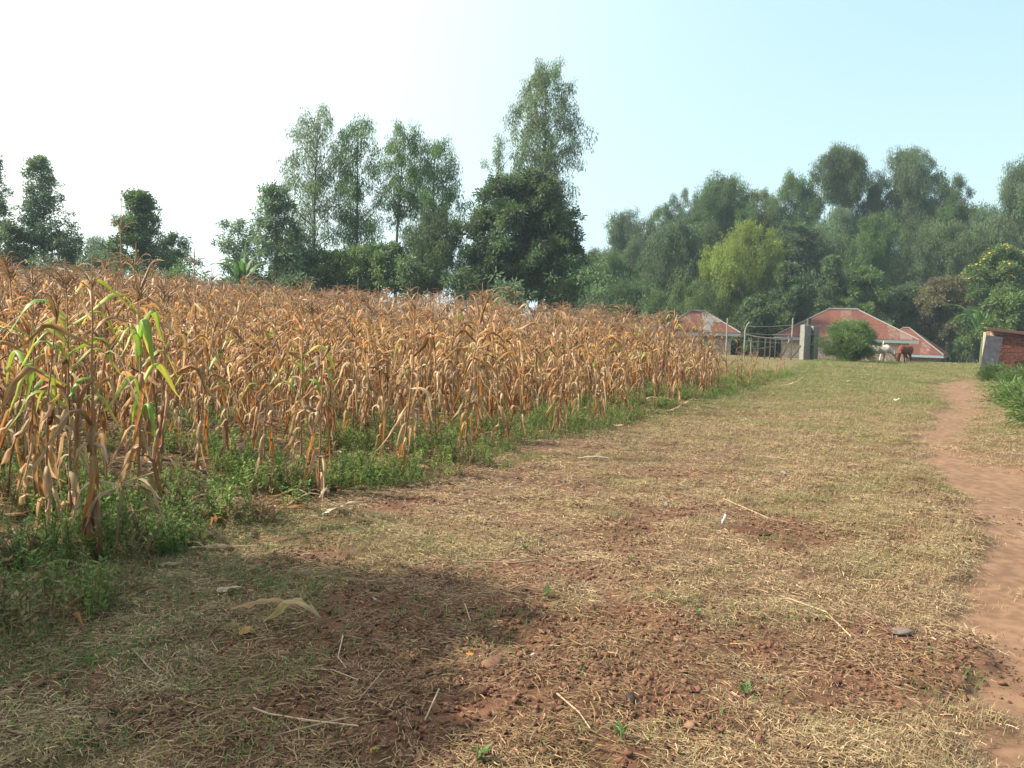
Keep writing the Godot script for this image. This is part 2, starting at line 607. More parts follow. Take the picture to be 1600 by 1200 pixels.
func build_forest() -> void:
	var G := "trees of the wood behind the houses"
	# [label, centre x, top y, width, crown bottom y, depth, shape, leaf, tone, lobes]
	var list := [
		["small grey-green gum tree at the wood's thin left end beside the lone tall tree", 922, 390, 60, 470, 100, "round", "gum", "gum_grey", 14],
		["rounded pale gum tree rising over the wood's left shoulder", 985, 334, 76, 450, 104, "tall", "gum", "gum_grey", 18],
		["narrow gum tree next right of the wood's rounded left shoulder", 1040, 318, 56, 430, 106, "tall", "gum", "gum_green", 14],
		["slim gum tree whose little knob of a crown tops the left skyline", 1068, 299, 40, 420, 108, "tall", "gum", "gum_grey", 13],
		["broad feathery gum tree with twin tops left of the wood's highest crowns", 1132, 284, 96, 440, 104, "tall", "gum", "gum_green", 22],
		["low domed gum tree filling the skyline dip above the lime tree", 1196, 300, 72, 430, 108, "round", "gum", "olive", 16],
		["dense gum tree just left of the dark umbrella-shaped tree", 1248, 280, 80, 430, 102, "tall", "gum", "gum_green", 20],
		["dark umbrella-shaped tree on bare forked stems, highest of the wood", 1324, 236, 78, 305, 106, "umbrella", "gum", "dark", 17],
		["tall grey gum tree with a domed crown right of the umbrella-shaped tree", 1427, 238, 84, 380, 104, "tall", "gum", "gum_grey", 22],
		["ragged gum tree with drooping right-hand sprays at the skyline's right step", 1492, 276, 58, 400, 100, "tall", "gum", "gum_green", 18],
		["dark gum tree in the gap between the umbrella-shaped and the domed grey trees", 1372, 288, 64, 420, 108, "round", "gum", "dark", 16],
		["tall gum tree cut off by the right border of the view", 1604, 256, 86, 400, 92, "tall", "gum", "blue", 20],
		["low rounded tree between the skyline's right step and the border", 1548, 330, 80, 430, 96, "round", "gum", "blue", 16],
		["pale willow-like gum tree behind the far maize at the wood's left", 960, 400, 96, 500, 92, "round", "gum", "gum_green", 20],
		["light green hanging gum tree left of the lime-green tree", 1066, 352, 112, 500, 90, "tall", "gum", "gum_grey", 24],
		["lime-green tree, the yellowest crown in the wood", 1168, 352, 104, 512, 84, "round", "gum", "lime", 26],
		["deep green broad tree right behind the lime-green tree", 1246, 350, 84, 480, 92, "round", "broad", "dark", 22],
		["blue-green gum tree below the umbrella-shaped tree", 1312, 330, 72, 470, 94, "tall", "gum", "blue", 20],
		["pale green gum tree with a hanging mane before the wood's dark middle", 1366, 338, 66, 480, 86, "tall", "gum", "gum_green", 22],
		["shadowy gum tree behind the pale hanging one at the wood's middle right", 1436, 350, 76, 480, 94, "tall", "gum", "dark", 18],
		["wide grey-green tree with layered boughs right of the wood's middle", 1490, 348, 100, 480, 84, "round", "gum", "gum_grey", 24],
		["dusty brown-green tree above the low red-roofed house", 1482, 432, 84, 530, 76, "round", "broad", "brownish", 20],
		["yellow-flowering tree at the right border", 1566, 386, 76, 480, 70, "round", "flowered", "mid", 20],
		["dark pointed tree rising just behind the long red roof's left end", 1232, 412, 70, 520, 78, "cone", "broad", "dark", 20],
		["slender dark tree right behind the long roof's ridge", 1300, 400, 62, 520, 76, "cone", "broad", "dark", 18],
		["broad-leaved dark tree behind the long roof's right hip", 1352, 420, 80, 530, 76, "round", "broad", "mid", 20],
		["dim bushy tree between the two red-roofed houses", 1416, 446, 74, 540, 78, "round", "broad", "dark", 18],
		["bushy tree over the small house behind the maize", 1088, 440, 80, 530, 78, "round", "gum", "mid", 18],
		["low dark tree beside the hidden house at the far maize corner", 1186, 462, 66, 545, 72, "round", "broad", "dark", 18],
		["leafy tree hanging over the brick shed's back", 1580, 452, 70, 540, 60, "round", "broad", "mid", 18],
		["low green tree behind the maize where the wood begins", 1010, 452, 100, 520, 86, "round", "gum", "gum_green", 18],
		["dark leafy shrub behind the low house's right gable", 1520, 480, 60, 560, 72, "round", "broad", "dark", 16],
	]
	for k in list.size():
		var a: Array = list[k]
		tree_seen("broadleaf_tree" if a[7] != "gum" else "gum_tree", a[0], "tree", a[1], a[2], a[3], a[4], a[5], a[6], a[7], (a[8] as String).replace("gum_", "wood_"), a[9], 0.95, 40 + k, G)
	# the depth of the wood behind them reads as one mass
	var g := RandomNumberGenerator.new()
	g.seed = 5
	var where := []
	var tints := []
	for k in 240:
		var px := g.randf_range(890, 1700)
		var depth := g.randf_range(108, 122) if k < 130 else g.randf_range(84, 98)
		var cap := 335.0 + 110.0 * smoothstep(1150, 900, px) + g.randf_range(0, 170) if k < 130 else g.randf_range(455, 560)
		var p := at(px, cap, depth)
		var r := g.randf_range(1.6, 3.0)
		var tone: Color = TONE["dark"] * g.randf_range(0.7, 1.2)
		for i in 85:
			var u := Vector3(g.randfn(), g.randfn(), g.randfn()).normalized() * r * pow(g.randf(), 0.4)
			where.append(Transform3D(Basis(Vector3.UP, g.randf() * TAU).scaled(Vector3.ONE * g.randf_range(1.6, 2.6)), p + u))
			tints.append(tone * g.randf_range(0.8, 1.2))
	var o := copies("woodland_foliage", spray("gum"), mat("leaf"), where, tints, self)
	tag(o, "dense dim foliage filling the depth of the wood behind its front trees", "foliage")


func build_field_trees() -> void:
	var G := "trees along the far side of the maize field"
	var list := [
		["dark tree half cut off by the left border of the view", -14, 244, 60, 400, 58, "cone", "broad", "blue", 18, 0.55],
		["open blue-green tree with upright leafy tufts, second from the left border", 62, 244, 80, 400, 58, "cone", "broad", "blue", 24, 0.42],
		["low scrubby tree at the foot of the second tree from the left border", 18, 352, 80, 425, 56, "round", "broad", "dark", 12, 0.6],
		["low bushy tree on the right skirt of the second tree from the left border", 92, 362, 56, 425, 57, "round", "broad", "dark", 12, 0.5],
		["compact green tree with a stepped right side standing alone left of the banana plant", 222, 300, 84, 425, 60, "cone", "broad", "mid", 22, 0.75],
		["small dim tree at the right foot of the compact lone tree", 272, 366, 54, 430, 62, "round", "broad", "blue", 12, 0.6],
		["hazy scrub tree left of the compact lone tree", 150, 372, 84, 430, 75, "round", "gum", "blue", 12, 0.5],
		["leafy tree with upright sprigs behind the banana plant", 428, 288, 90, 420, 56, "cone", "broad", "blue", 22, 0.45],
		["small tree between the banana plant and the leafy tree with sprigs", 376, 342, 56, 420, 57, "round", "broad", "blue", 12, 0.5],
		["tallest gum tree of the left clump with an airy grey crown", 498, 164, 86, 410, 60, "tall", "gum", "gum_grey", 30, 0.4],
		["green gum tree second in the left clump with a full drooping crown", 558, 184, 74, 420, 61, "tall", "gum", "gum_green", 28, 0.5],
		["gum tree of the left clump showing its bare slanting dark trunk", 624, 190, 66, 330, 60, "tall", "gum", "gum_green", 20, 0.5],
		["broad gum tree at the right side of the left clump", 680, 216, 78, 430, 61, "tall", "gum", "gum_green", 28, 0.55],
		["dark bushy tree at the right foot of the left gum clump", 684, 330, 84, 450, 57, "round", "gum", "dark", 18, 0.9],
		["low green bush below the slanting trunk of the left gum clump", 596, 380, 92, 450, 56, "round", "broad", "mid", 14, 0.7],
		["low dark bush under the tallest gum tree of the left clump", 512, 392, 80, 450, 57, "round", "broad", "mid", 14, 0.7],
		["lone giant gum tree, tallest in the view, with a ragged hanging crown", 852, 98, 84, 340, 62, "tall", "gum", "gum_grey", 34, 0.5],
		["slim gum spire at the left shoulder of the lone giant gum tree", 782, 208, 40, 330, 61, "tall", "gum", "gum_grey", 12, 0.55],
		["wide dark bushy tree around the foot of the lone giant gum tree", 816, 268, 132, 465, 57, "round", "broad", "dark", 40, 0.85],
		["dark sagging tree at the right foot of the lone giant gum tree", 874, 318, 74, 470, 56, "round", "broad", "dark", 20, 0.85],
		["low bush filling the gap between the left gum clump and the giant gum tree", 738, 400, 60, 460, 58, "round", "gum", "mid", 12, 0.8],
	]
	for k in list.size():
		var a: Array = list[k]
		tree_seen("gum_tree" if a[7] == "gum" else "broadleaf_tree", a[0], "tree", a[1], a[2], a[3], a[4], a[5], a[6], a[7], a[8], a[9], a[10], 90 + k, G, 0.028 if k == 11 else 0.0)
	var sg := RandomNumberGenerator.new()
	sg.seed = 15
	var where := []
	var tints := []
	for k in 85:
		var px := sg.randf_range(-120, 930)
		if px > 285 and px < 345:
			continue
		var depth := sg.randf_range(53, 66)
		var p := at(px, sg.randf_range(424, 475), depth)
		var r := sg.randf_range(0.8, 1.6)
		var tone: Color = (TONE["mid"] as Color).lerp(TONE["gum_grey"], sg.randf()) * sg.randf_range(0.7, 1.2)
		for i in 46:
			var u := Vector3(sg.randfn(), sg.randfn() * 0.8, sg.randfn()) * r * 0.5
			where.append(Transform3D(Basis(Vector3.UP, sg.randf() * TAU).scaled(Vector3.ONE * sg.randf_range(0.8, 1.5)), p + u))
			tints.append(tone * sg.randf_range(0.75, 1.25))
	tag(copies("scrub_foliage", spray("broad"), mat("leaf"), where, tints, self), "low green scrub along the far side of the maize field", "scrub")
	# the tree beside the photographer whose shade lies over the foreground
	tree("shade_tree", "tall leafy tree at the field corner whose shade falls across the foreground", "tree", Vector3(-8.1, ground_h(-8.1, 4.9), -4.9), 6.5, 1.9, 2.0, "tall", "broad", "mid", 28, 2.1, 300)
	tree("shade_tree", "low spreading tree beside the photographer, nearer than the tall shade tree", "tree", Vector3(-6.8, ground_h(-6.8, 3.4), -3.4), 4.9, 3.3, 0.9, "round", "broad", "mid", 34, 2.3, 301)
	banana(at(378, 440, 46), 4.3, 1.0, "banana plant standing above the maize in front of the far trees", 4)
	banana(at(1534, 545, 62), 5.9, 1.0, "banana plant with an upright furled leaf beside the brick shed", 9)
	banana(at(1612, 545, 60), 5.6, 1.0, "banana plant reaching in from the right border above the brick shed", 12)
	# clipped green bush before the long house, and weeds by the shed
	var bp := at(1323, 570, 48.6)
	tree("bush", "rounded feathery green bush in front of the long red-roofed house", "bush", Vector3(bp.x, ground_h(bp.x, 48.6), -48.6), 2.15, 2.75, 0.25, "round", "feather", "shrub", 26, 2.2, 500)
	for a in [[1600, 640, 0.5, 1.5, "tall weedy shrub at the right border beyond the path"], [1602, 608, 0.45, 1.3, "weedy shrub growing at the brick shed's front corner"], [1632, 672, 0.6, 1.2, "weedy shrub low at the right border nearest the path"], [1556, 594, 0.4, 0.5, "small leafy weed standing just before the leaning slab"]]:
		var p := on_ground(a[0], a[1])
		tree("weed_shrub", a[4], "shrub", p, a[2], a[3], 0.12, "round", "feather", "shrub", 18, 0.9, int(a[0]), "shrubs at the right border")


func banana(foot: Vector3, height: float, scale_: float, label: String, seed_: int) -> void:
	var g := RandomNumberGenerator.new()
	g.seed = seed_
	var y := ground_h(foot.x, -foot.z)
	var o := thing("banana_plant", label, "banana plant", Vector3(foot.x, y, foot.z), 0.0, "banana plants")
	var b := MB.new()
	b.tube([Vector3(0, -0.1, 0), Vector3(0.02, height * 0.25, 0), Vector3(0, height * 0.52, 0.03)], [0.16, 0.13, 0.07], 9, Color(0.1, 0.10, 0.05), Color(0.09, 0.13, 0.05))
	part("stem", b.mesh(), mat("plant"), o)
	for k in 8:
		var lb := MB.new()
		var up := 1.45 if k == 0 else g.randf_range(0.75, 1.25)
		var col := Color(0.06, 0.13, 0.035) * g.randf_range(0.8, 1.3)
		lb.blade(Vector3(0, height * 0.48, 0), k * 2.4 + g.randf_range(-0.3, 0.3), height * g.randf_range(0.55, 0.7), 0.17 if k == 0 else 0.52, up, 1.4 if k == 0 else g.randf_range(-0.9, 0.1), 0.6, g.randf_range(-0.6, 0.6), 0.35, col, col * 1.15, g, 12, 0.35, 0.16)
		part("leaf", lb.mesh(), mat("leaf"), o)


# ---------------------------------------------------------------- houses
func rust(key: String, a: Color, b: Color, lo: float, hi: float, seed_: int) -> StandardMaterial3D:
	var m := textured(key, noise_tex(256, 0.02, 5, seed_, a.linear_to_srgb(), b.linear_to_srgb(), lo, hi), null, 0.55, 0.0, 0.7)
	m.uv1_scale = Vector3(2.2, 0.45, 0.45)
	m.metallic_specular = 0.4
	return m


# one corrugated sheet on the plane o + u*x + w*y, between x0..x1, from y0(x) up to y1(x)
func sheet(o: Vector3, u: Vector3, w: Vector3, x0: float, x1: float, lowest: Callable, highest: Callable, lift: float) -> Mesh:
	var b := MB.new()
	var nrm := u.cross(w).normalized()
	var n := maxi(8, int((x1 - x0) / 0.019))
	for i in n + 1:
		var x := lerpf(x0, x1, float(i) / n)
		var q := nrm * (lift + 0.009 * sin(x * TAU / 0.076))
		b.vert(o + u * x + w * (lowest as Callable).call(x) + q, Color.WHITE)
		b.vert(o + u * x + w * (highest as Callable).call(x) + q, Color.WHITE)
	for i in n:
		b.quad(i * 2, i * 2 + 2, i * 2 + 3, i * 2 + 1)
	return b.mesh()


func hip_house(called: String, label: String, pos: Vector3, turn: float, wx: float, wz: float, eave: float, rise: float, ridge: float, looks: Array, wall_col: Color, seed_: int, ridge_shift := 0.0) -> Node3D:
	var g := RandomNumberGenerator.new()
	g.seed = seed_
	var o := thing(called, label, "house", pos, turn, "red-roofed houses below the wood")
	var over := 0.55
	var b := MB.new()
	b.block(Vector3(-wx / 2 + over, -0.6, -wz / 2 + over), Vector3(wx / 2 - over, eave + 0.12, wz / 2 - over), 0.03, wall_col)
	part("wall", b.mesh(), textured("plaster", noise_tex(256, 0.03, 5, 61, Color(0.8, 0.78, 0.76), Color(1, 1, 1), 0.3, 0.7), null, 0.7, 0.0), o)
	var pr := ridge_shift + ridge / 2
	var pl := ridge_shift - ridge / 2
	# front, back: trapezoids; ends: triangles
	for side in [1, -1]:
		var u := Vector3(side, 0, 0)
		var org := Vector3(0, eave, side * wz / 2)
		var top := Vector3(0, rise, -side * wz / 2)
		var sl := top.length()
		var w := top / sl
		var a0 := -wx / 2
		var a1 := wx / 2
		var r0: float = pl if side > 0 else -pr
		var r1: float = pr if side > 0 else -pl
		var cap := func(x: float) -> float: return sl * clampf(minf((x - a0) / (r0 - a0), (a1 - x) / (a1 - r1)), 0.0, 1.0)
		roof_rows(o, g, org, u, w, a0, a1, sl, cap, looks, side > 0)
	for side in [1, -1]:
		var u := Vector3(0, 0, -side)
		var org := Vector3(side * wx / 2, eave, 0)
		var run: float = wx / 2 - (pr if side > 0 else -pl)
		var top := Vector3(-side * run, rise, 0)
		var sl := top.length()
		var cap := func(x: float) -> float: return sl * clampf(1.0 - absf(x) / (wz / 2), 0.0, 1.0)
		roof_rows(o, g, org, u, top / sl, -wz / 2, wz / 2, sl, cap, looks, false)
	# caps along the ridge and the hips, boards under the eaves
	var corners := [Vector3(-wx / 2, eave, wz / 2), Vector3(wx / 2, eave, wz / 2), Vector3(wx / 2, eave, -wz / 2), Vector3(-wx / 2, eave, -wz / 2)]
	var tops := [Vector3(pl, eave + rise, 0), Vector3(pr, eave + rise, 0), Vector3(pr, eave + rise, 0), Vector3(pl, eave + rise, 0)]
	var zinc := Color(0.165, 0.155, 0.15)
	for i in 4:
		var cb := MB.new()
		cb.tube([corners[i] + Vector3(0, 0.03, 0), tops[i] + Vector3(0, 0.03, 0)], [0.048, 0.048], 6, zinc, zinc)
		part("hip_cap", cb.mesh(), mat("zinc", 0.55), o)
	var rb := MB.new()
	rb.tube([tops[0] + Vector3(-0.05, 0.03, 0), tops[1] + Vector3(0.05, 0.03, 0)], [0.1, 0.1], 6, zinc * 0.9, zinc * 0.9)
	part("ridge_cap", rb.mesh(), mat("zinc"), o)
	for i in 4:
		var p: Vector3 = corners[i]
		var q: Vector3 = corners[(i + 1) % 4]
		var len_ := p.distance_to(q)
		var fb := MB.new()
		var dir := (q - p).normalized()
		fb.box(Vector3(-len_ / 2, -0.24, -0.02), Vector3(len_ / 2, -0.03, 0.02), Color(0.20, 0.245, 0.275), Transform3D(Basis(dir, Vector3.UP, dir.cross(Vector3.UP)), (p + q) / 2 + dir.cross(Vector3.UP) * (-0.03)))
		part("fascia", fb.mesh(), mat("paint", 0.7), o)
	return o


func roof_rows(o: Node3D, g: RandomNumberGenerator, org: Vector3, u: Vector3, w: Vector3, a0: float, a1: float, sl: float, cap: Callable, looks: Array, seen: bool) -> void:
	var step := 0.76
	var x := a0
	var k := 0
	while x < a1 - 0.05:
		var x1 := minf(x + step, a1)
		for row in 2:
			var seam := sl * 0.52
			var lo := func(q: float) -> float: return 0.0 if row == 0 else minf(seam - 0.12, (cap as Callable).call(q))
			var hi := func(q: float) -> float: return minf(seam if row == 0 else sl, (cap as Callable).call(q))
			var c0: float = maxf((cap as Callable).call(x), (cap as Callable).call(x1))
			if row == 1 and c0 < seam:
				continue
			var look: Material = looks[g.randi() % looks.size()]
			part("roof_sheet", sheet(org, u, w, x, x1 + 0.03, lo, hi, 0.012 * row + 0.004 * (k % 2)), look, o)
		x = x1
		k += 1


func build_houses() -> void:
	var red := rust("rust_red", Color(0.088, 0.026, 0.017), Color(0.13, 0.046, 0.031), 0.3, 0.75, 201)
	var redder := rust("rust_dark", Color(0.07, 0.022, 0.015), Color(0.105, 0.036, 0.025), 0.3, 0.7, 202)
	var worn := rust("rust_worn", Color(0.09, 0.03, 0.02), Color(0.175, 0.12, 0.09), 0.44, 0.68, 203)
	var pale := rust("rust_pale", Color(0.10, 0.042, 0.03), Color(0.18, 0.135, 0.105), 0.3, 0.65, 204)
	var grey := rust("zinc_old", Color(0.09, 0.09, 0.095), Color(0.15, 0.15, 0.15), 0.3, 0.7, 205)
	# long house: eave corners seen at (1209,523) and (1436,534), ridge 1299..1345 at y 483
	var l := at(1209, 523, 61.0)
	var r := at(1436, 534, 58.0)
	var mid := (l + r) / 2.0
	var wide := Vector2(l.x - r.x, l.z - r.z).length()
	var floor_h := ground_h(mid.x, -mid.z - 4.0)
	var turn := -atan2(r.z - l.z, r.x - l.x)
	var fwd := Vector3(sin(turn), 0, cos(turn))
	hip_house("house", "long house with rusty red hipped roof, pale streaked sheets and blue-grey fascia", Vector3(mid.x, floor_h, mid.z) - fwd * 3.6, turn, wide, 7.2, mid.y - floor_h, 2.1, 2.0, [red, redder, worn, red, red, pale, redder, red, worn, red, red, worn, red, redder], Color(0.58, 0.46, 0.38), 3)
	# low house to its right, further down
	var p := at(1440, 545, 70.0)
	var fh := p.y - 2.6
	var o := hip_house("house", "small low house with red and grey roof behind the brown cow", Vector3(p.x - 0.2, ground_h(p.x, 72.0) - 0.3, -72.5), -0.55, 6.4, 5.4, 2.15, 2.15, 0.5, [red, redder, red, worn], Color(0.30, 0.25, 0.22), 8)
	# house hidden to its eaves by the maize
	var q := at(1104, 520, 57.0)
	hip_house("house", "small house with red hipped roof half hidden behind the far maize", Vector3(q.x, ground_h(q.x, 60.0), -60.0), -0.18, 5.6, 5.0, q.y - ground_h(q.x, 60.0) + 0.05, 1.45, 0.9, [red, red, worn, grey, redder], Color(0.5, 0.4, 0.33), 12)
	# a scrap of metal roof further left
	var e := at(1020, 516, 58.0)
	var s := thing("metal_shed", "low shed with grey metal roof just showing behind the maize tops", "shed", Vector3(e.x, ground_h(e.x, 58.0), -58.0), 0.1)
	var b := MB.new()
	var eh := e.y - ground_h(e.x, 58.0)
	b.box(Vector3(-0.8, -0.2, -0.9), Vector3(0.8, eh - 0.05, 0.7), Color(0.3, 0.27, 0.25))
	part("wall", b.mesh(), mat("paint"), s)
	part("roof", sheet(Vector3(0, eh - 0.03, 0.95), Vector3(1, 0, 0), Vector3(0, 0.25, -0.97).normalized(), -1.0, 1.0, func(_x: float) -> float: return 0.0, func(_x: float) -> float: return 2.0, 0.0), grey, s)
	# pole leaning on the long house's wall
	var pb := MB.new()
	var foot := at(1371, 560, 56.0)
	foot.y = ground_h(foot.x, 56.0)
	pb.tube([foot, at(1381, 533, 57.2)], [0.035, 0.03], 6, Color(0.5, 0.42, 0.32), Color(0.5, 0.42, 0.32))
	tag(part("pole", pb.mesh(), mat("wood"), self), "thin pale pole leaning on the long house's wall above the white cow", "pole")


# ---------------------------------------------------------------- fence, pillar, pen
func build_fence() -> void:
	var conc := textured("concrete", noise_tex(256, 0.03, 5, 41, Color(0.88, 0.88, 0.86), Color(1, 1, 1), 0.3, 0.7), null, 0.6, 0.0)
	var grey := Color(0.20, 0.21, 0.20)
	# two slabs with a dark slot between them
	var p := at(1263, 562, 50.0)
	var o := thing("concrete_pillar", "grey slotted concrete pillar left of the green bush", "pillar", Vector3(p.x, ground_h(p.x, 50.0), -50.0), 0.3)
	for a in [[-0.52, -0.06, 2.05], [0.24, 0.5, 2.0]]:
		var b := MB.new()
		b.block(Vector3(a[0], -0.3, -0.22), Vector3(a[1], a[2], 0.22), 0.025, grey)
		part("upright_slab", b.mesh(), conc, o)
	var bb := MB.new()
	bb.block(Vector3(-0.06, -0.3, -0.2), Vector3(0.24, 1.9, -0.08), 0.01, grey * 0.55)
	part("back_slab", bb.mesh(), conc, o)
	for y in [0.85, 1.45]:
		var cb := MB.new()
		cb.block(Vector3(-0.06, y, -0.08), Vector3(0.24, y + 0.12, 0.12), 0.01, grey * 0.9)
		part("cross_bar", cb.mesh(), conc, o)
	var tb := MB.new()
	tb.block(Vector3(-0.2, 2.05, -0.08), Vector3(0.0, 2.45, 0.08), 0.02, Color(0.06, 0.06, 0.06))
	part("cap_stub", tb.mesh(), mat("paint"), o)
	# slim posts, [x, y top, y foot, depth, bent, label]
	for a in [[1137, 497, 548, 44.0, 0.0, "slim concrete fence post furthest left, rising out of the maize"], [1165, 503, 548, 45.0, 0.22, "concrete fence post with a bent top, second from the left"], [1239, 497, 562, 48.0, 0.0, "thin whitish fence post just left of the slotted pillar"], [1258, 506, 564, 49.0, -0.03, "whitewashed pole standing against the slotted pillar's front"]]:
		var d: float = a[3]
		var q := at(a[0], a[1], d)
		var h := ground_h(q.x, d)
		var b := MB.new()
		var w: float = 0.042
		b.tube([Vector3(0, -0.3, 0), Vector3(0, (q.y - h) * 0.8, 0), Vector3(a[4] * 0.5, (q.y - h) * 0.93, 0), Vector3(a[4], q.y - h, 0)], [w * 1.15, w, w, w * 0.9], 6, Color(0.24, 0.23, 0.21), Color(0.24, 0.23, 0.21))
		var m := part("fence_post", b.mesh(), conc, self)
		m.position = Vector3(q.x, h, -d)
		tag(m, a[5], "fence post", "posts of the fence beyond the maize")
	# rough wooden pen between the posts
	var pen := at(1198, 545, 48.0)
	var ph := ground_h(pen.x, 48.0)
	var pn := thing("wooden_pen", "rough pole pen with sagging top rail between maize and pillar", "pen", Vector3(pen.x, ph, -48.0))
	var wood := Color(0.19, 0.165, 0.135)
	var seg := func(x0: float, y0: float, x1: float, y1: float, r: float, called: String) -> void:
		var a := at(x0, y0, 48.0) - pn.position
		var c := at(x1, y1, 48.0) - pn.position
		var b := MB.new()
		b.tube([a, a.lerp(c, 0.5) + Vector3(0, -0.03, 0.02), c], [r, r * 0.95, r * 0.85], 6, wood, wood * 0.9)
		part(called, b.mesh(), mat("wood"), pn)
	(seg as Callable).call(1166, 523, 1195, 528, 0.045, "rail")
	(seg as Callable).call(1195, 528, 1222, 528, 0.045, "rail")
	(seg as Callable).call(1172, 545, 1210, 541, 0.03, "rail")
	for x in [1174, 1185, 1196, 1204, 1212, 1222]:
		(seg as Callable).call(x, 526 + (x % 3), x - 2, 566, 0.04, "post")
	(seg as Callable).call(1170, 528, 1182, 552, 0.04, "brace")
	(seg as Callable).call(1235, 528, 1222, 556, 0.05, "brace")
	(seg as Callable).call(1232, 524, 1236, 536, 0.05, "brace")
	(seg as Callable).call(1251, 540, 1238, 558, 0.05, "brace")
	# strands of wire
	for k in 3:
		var b := MB.new()
		var a0 := at(1137, 505 + k * 12, 44.0)
		var a1 := at(1165, 510 + k * 11, 45.0)
		var a2 := at(1239, 508 + k * 14, 48.0)
		b.tube([a0, a1, a1.lerp(a2, 0.5) + Vector3(0, -0.05, 0), a2], [0.008, 0.008, 0.008, 0.008], 3, Color(0.3, 0.3, 0.3), Color(0.3, 0.3, 0.3))
		tag(part("fence_wire", b.mesh(), mat("zinc", 0.55), self), ["top", "middle", "bottom"][k] + " strand of wire along the slim fence posts", "wire", "fence wires")


# ---------------------------------------------------------------- brick shed
func build_shed() -> void:
	var g := RandomNumberGenerator.new()
	g.seed = 6
	var c := at(1549, 584, 39.0)
	var gh := ground_h(c.x, 39.0)
	var o := thing("brick_shed", "red brick shed with a flat rusty roof at the right border", "shed", Vector3(c.x, gh, -39.0), -0.46)
	var hl := 1.98
	var hr := 1.55
	var L := 3.9
	var top := func(x: float) -> float: return lerpf(hl, hr, x / L)
	var mortar := Color(0.24, 0.17, 0.135)
	var b := MB.new()
	b.flat([Vector3(0, -0.3, 0), Vector3(L, -0.3, 0), Vector3(L, hr, 0), Vector3(0, hl, 0)], mortar)
	b.flat([Vector3(0, -0.3, -2.6), Vector3(0, -0.3, 0), Vector3(0, hl, 0), Vector3(0, hl, -2.6)], mortar)
	b.flat([Vector3(L, -0.3, 0), Vector3(L, -0.3, -2.6), Vector3(L, hr, -2.6), Vector3(L, hr, 0)], mortar)
	b.flat([Vector3(L, -0.3, -2.6), Vector3(0, -0.3, -2.6), Vector3(0, hl, -2.6), Vector3(L, hr, -2.6)], mortar)
	b.flat([Vector3(0, hl, 0), Vector3(L, hr, 0), Vector3(L, hr, -2.6), Vector3(0, hl, -2.6)], mortar)
	part("wall_core", b.mesh(), textured("mortar", noise_tex(256, 0.04, 5, 71, Color(0.75, 0.73, 0.72), Color(1, 1, 1), 0.3, 0.7), null, 1.5, 0.0), o)
	var bm := textured("brick", noise_tex(256, 0.03, 5, 72, Color(0.7, 0.66, 0.64), Color(1, 1, 1), 0.3, 0.7), noise_tex(256, 0.06, 4, 73, Color.BLACK, Color.WHITE), 1.4, 0.6)
	var pool := []
	for k in 10:
		var q := MB.new()
		var col := Color(0.16, 0.055, 0.036).lerp(Color(0.10, 0.036, 0.028), g.randf()) * g.randf_range(0.85, 1.2)
		var w := 0.275 + g.randf_range(-0.012, 0.012)
		q.block(Vector3(-w / 2, -0.07, -0.05), Vector3(w / 2, 0.07 + g.randf_range(-0.008, 0.004), 0.028 + g.randf_range(-0.006, 0.01)), 0.012, col)
		pool.append(q.mesh())
	var rows := 12
	for r in rows:
		var y := 0.04 + r * 0.168
		var x := 0.14 + (0.15 if r % 2 else 0.0)
		while x < L - 0.12:
			if y + 0.07 < (top as Callable).call(x):
				var m := part("brick", pool[g.randi() % pool.size()], bm, o)
				m.position = Vector3(x, y + g.randf_range(-0.006, 0.006), g.randf_range(-0.004, 0.006))
				m.rotation.z = g.randf_range(-0.02, 0.02)
			x += 0.302
	# roof sheets overhanging
	var rm := rust("rust_brown", Color(0.12, 0.055, 0.045), Color(0.27, 0.13, 0.10), 0.3, 0.7, 207)
	var sl := Vector3(L, hr - hl, 0).normalized()
	var xx := -0.32
	while xx < L + 0.2:
		part("roof_sheet", sheet(Vector3(0, hl + 0.06, 0.3), sl, Vector3(0, 0.02, -1), xx, xx + 0.78, func(_x: float) -> float: return 0.0, func(_x: float) -> float: return 3.1, 0.004 * int(xx * 3.0)), rm, o)
		xx += 0.74
	var eb := MB.new()
	eb.block(Vector3(-0.3, -0.06, -0.03), Vector3(L + 0.2, 0.07, 0.0), 0.008, Color(0.085, 0.045, 0.036), Transform3D(Basis(sl, Vector3.BACK.cross(sl), Vector3.BACK), Vector3(0, hl + 0.02, 0.34)))
	part("roof_edge", eb.mesh(), mat("wood"), o)
	# upright boards closing the left corner
	for k in 3:
		var wb := MB.new()
		wb.block(Vector3(-0.16 - k * 0.13, -0.2, -0.1 - k * 0.05), Vector3(-0.045 - k * 0.13, hl - 0.02 - k * 0.04, -0.06 - k * 0.05), 0.008, [Color(0.45, 0.36, 0.27), Color(0.36, 0.20, 0.13), Color(0.5, 0.44, 0.36)][k])
		part("corner_board", wb.mesh(), mat("wood"), o)
	# slab leaning against it
	var s := at(1541, 584, 38.2)
	var lean := thing("leaning_slab", "dark grey slab leaning against the brick shed's left corner", "slab", Vector3(s.x, ground_h(s.x, 38.2), -38.2), -0.3)
	var sb := MB.new()
	sb.block(Vector3(-0.30, -0.05, -0.03), Vector3(0.40, 1.78, 0.03), 0.012, Color(0.06, 0.06, 0.072), Transform3D(Basis(Vector3.RIGHT, -0.24) * Basis(Vector3.BACK, -0.16), Vector3.ZERO))
	part("face", sb.mesh(), textured("slab_grey", noise_tex(256, 0.02, 5, 81, Color(0.75, 0.75, 0.78), Color(1, 1, 1), 0.3, 0.7), null, 0.8, 0.0, 0.8), lean)


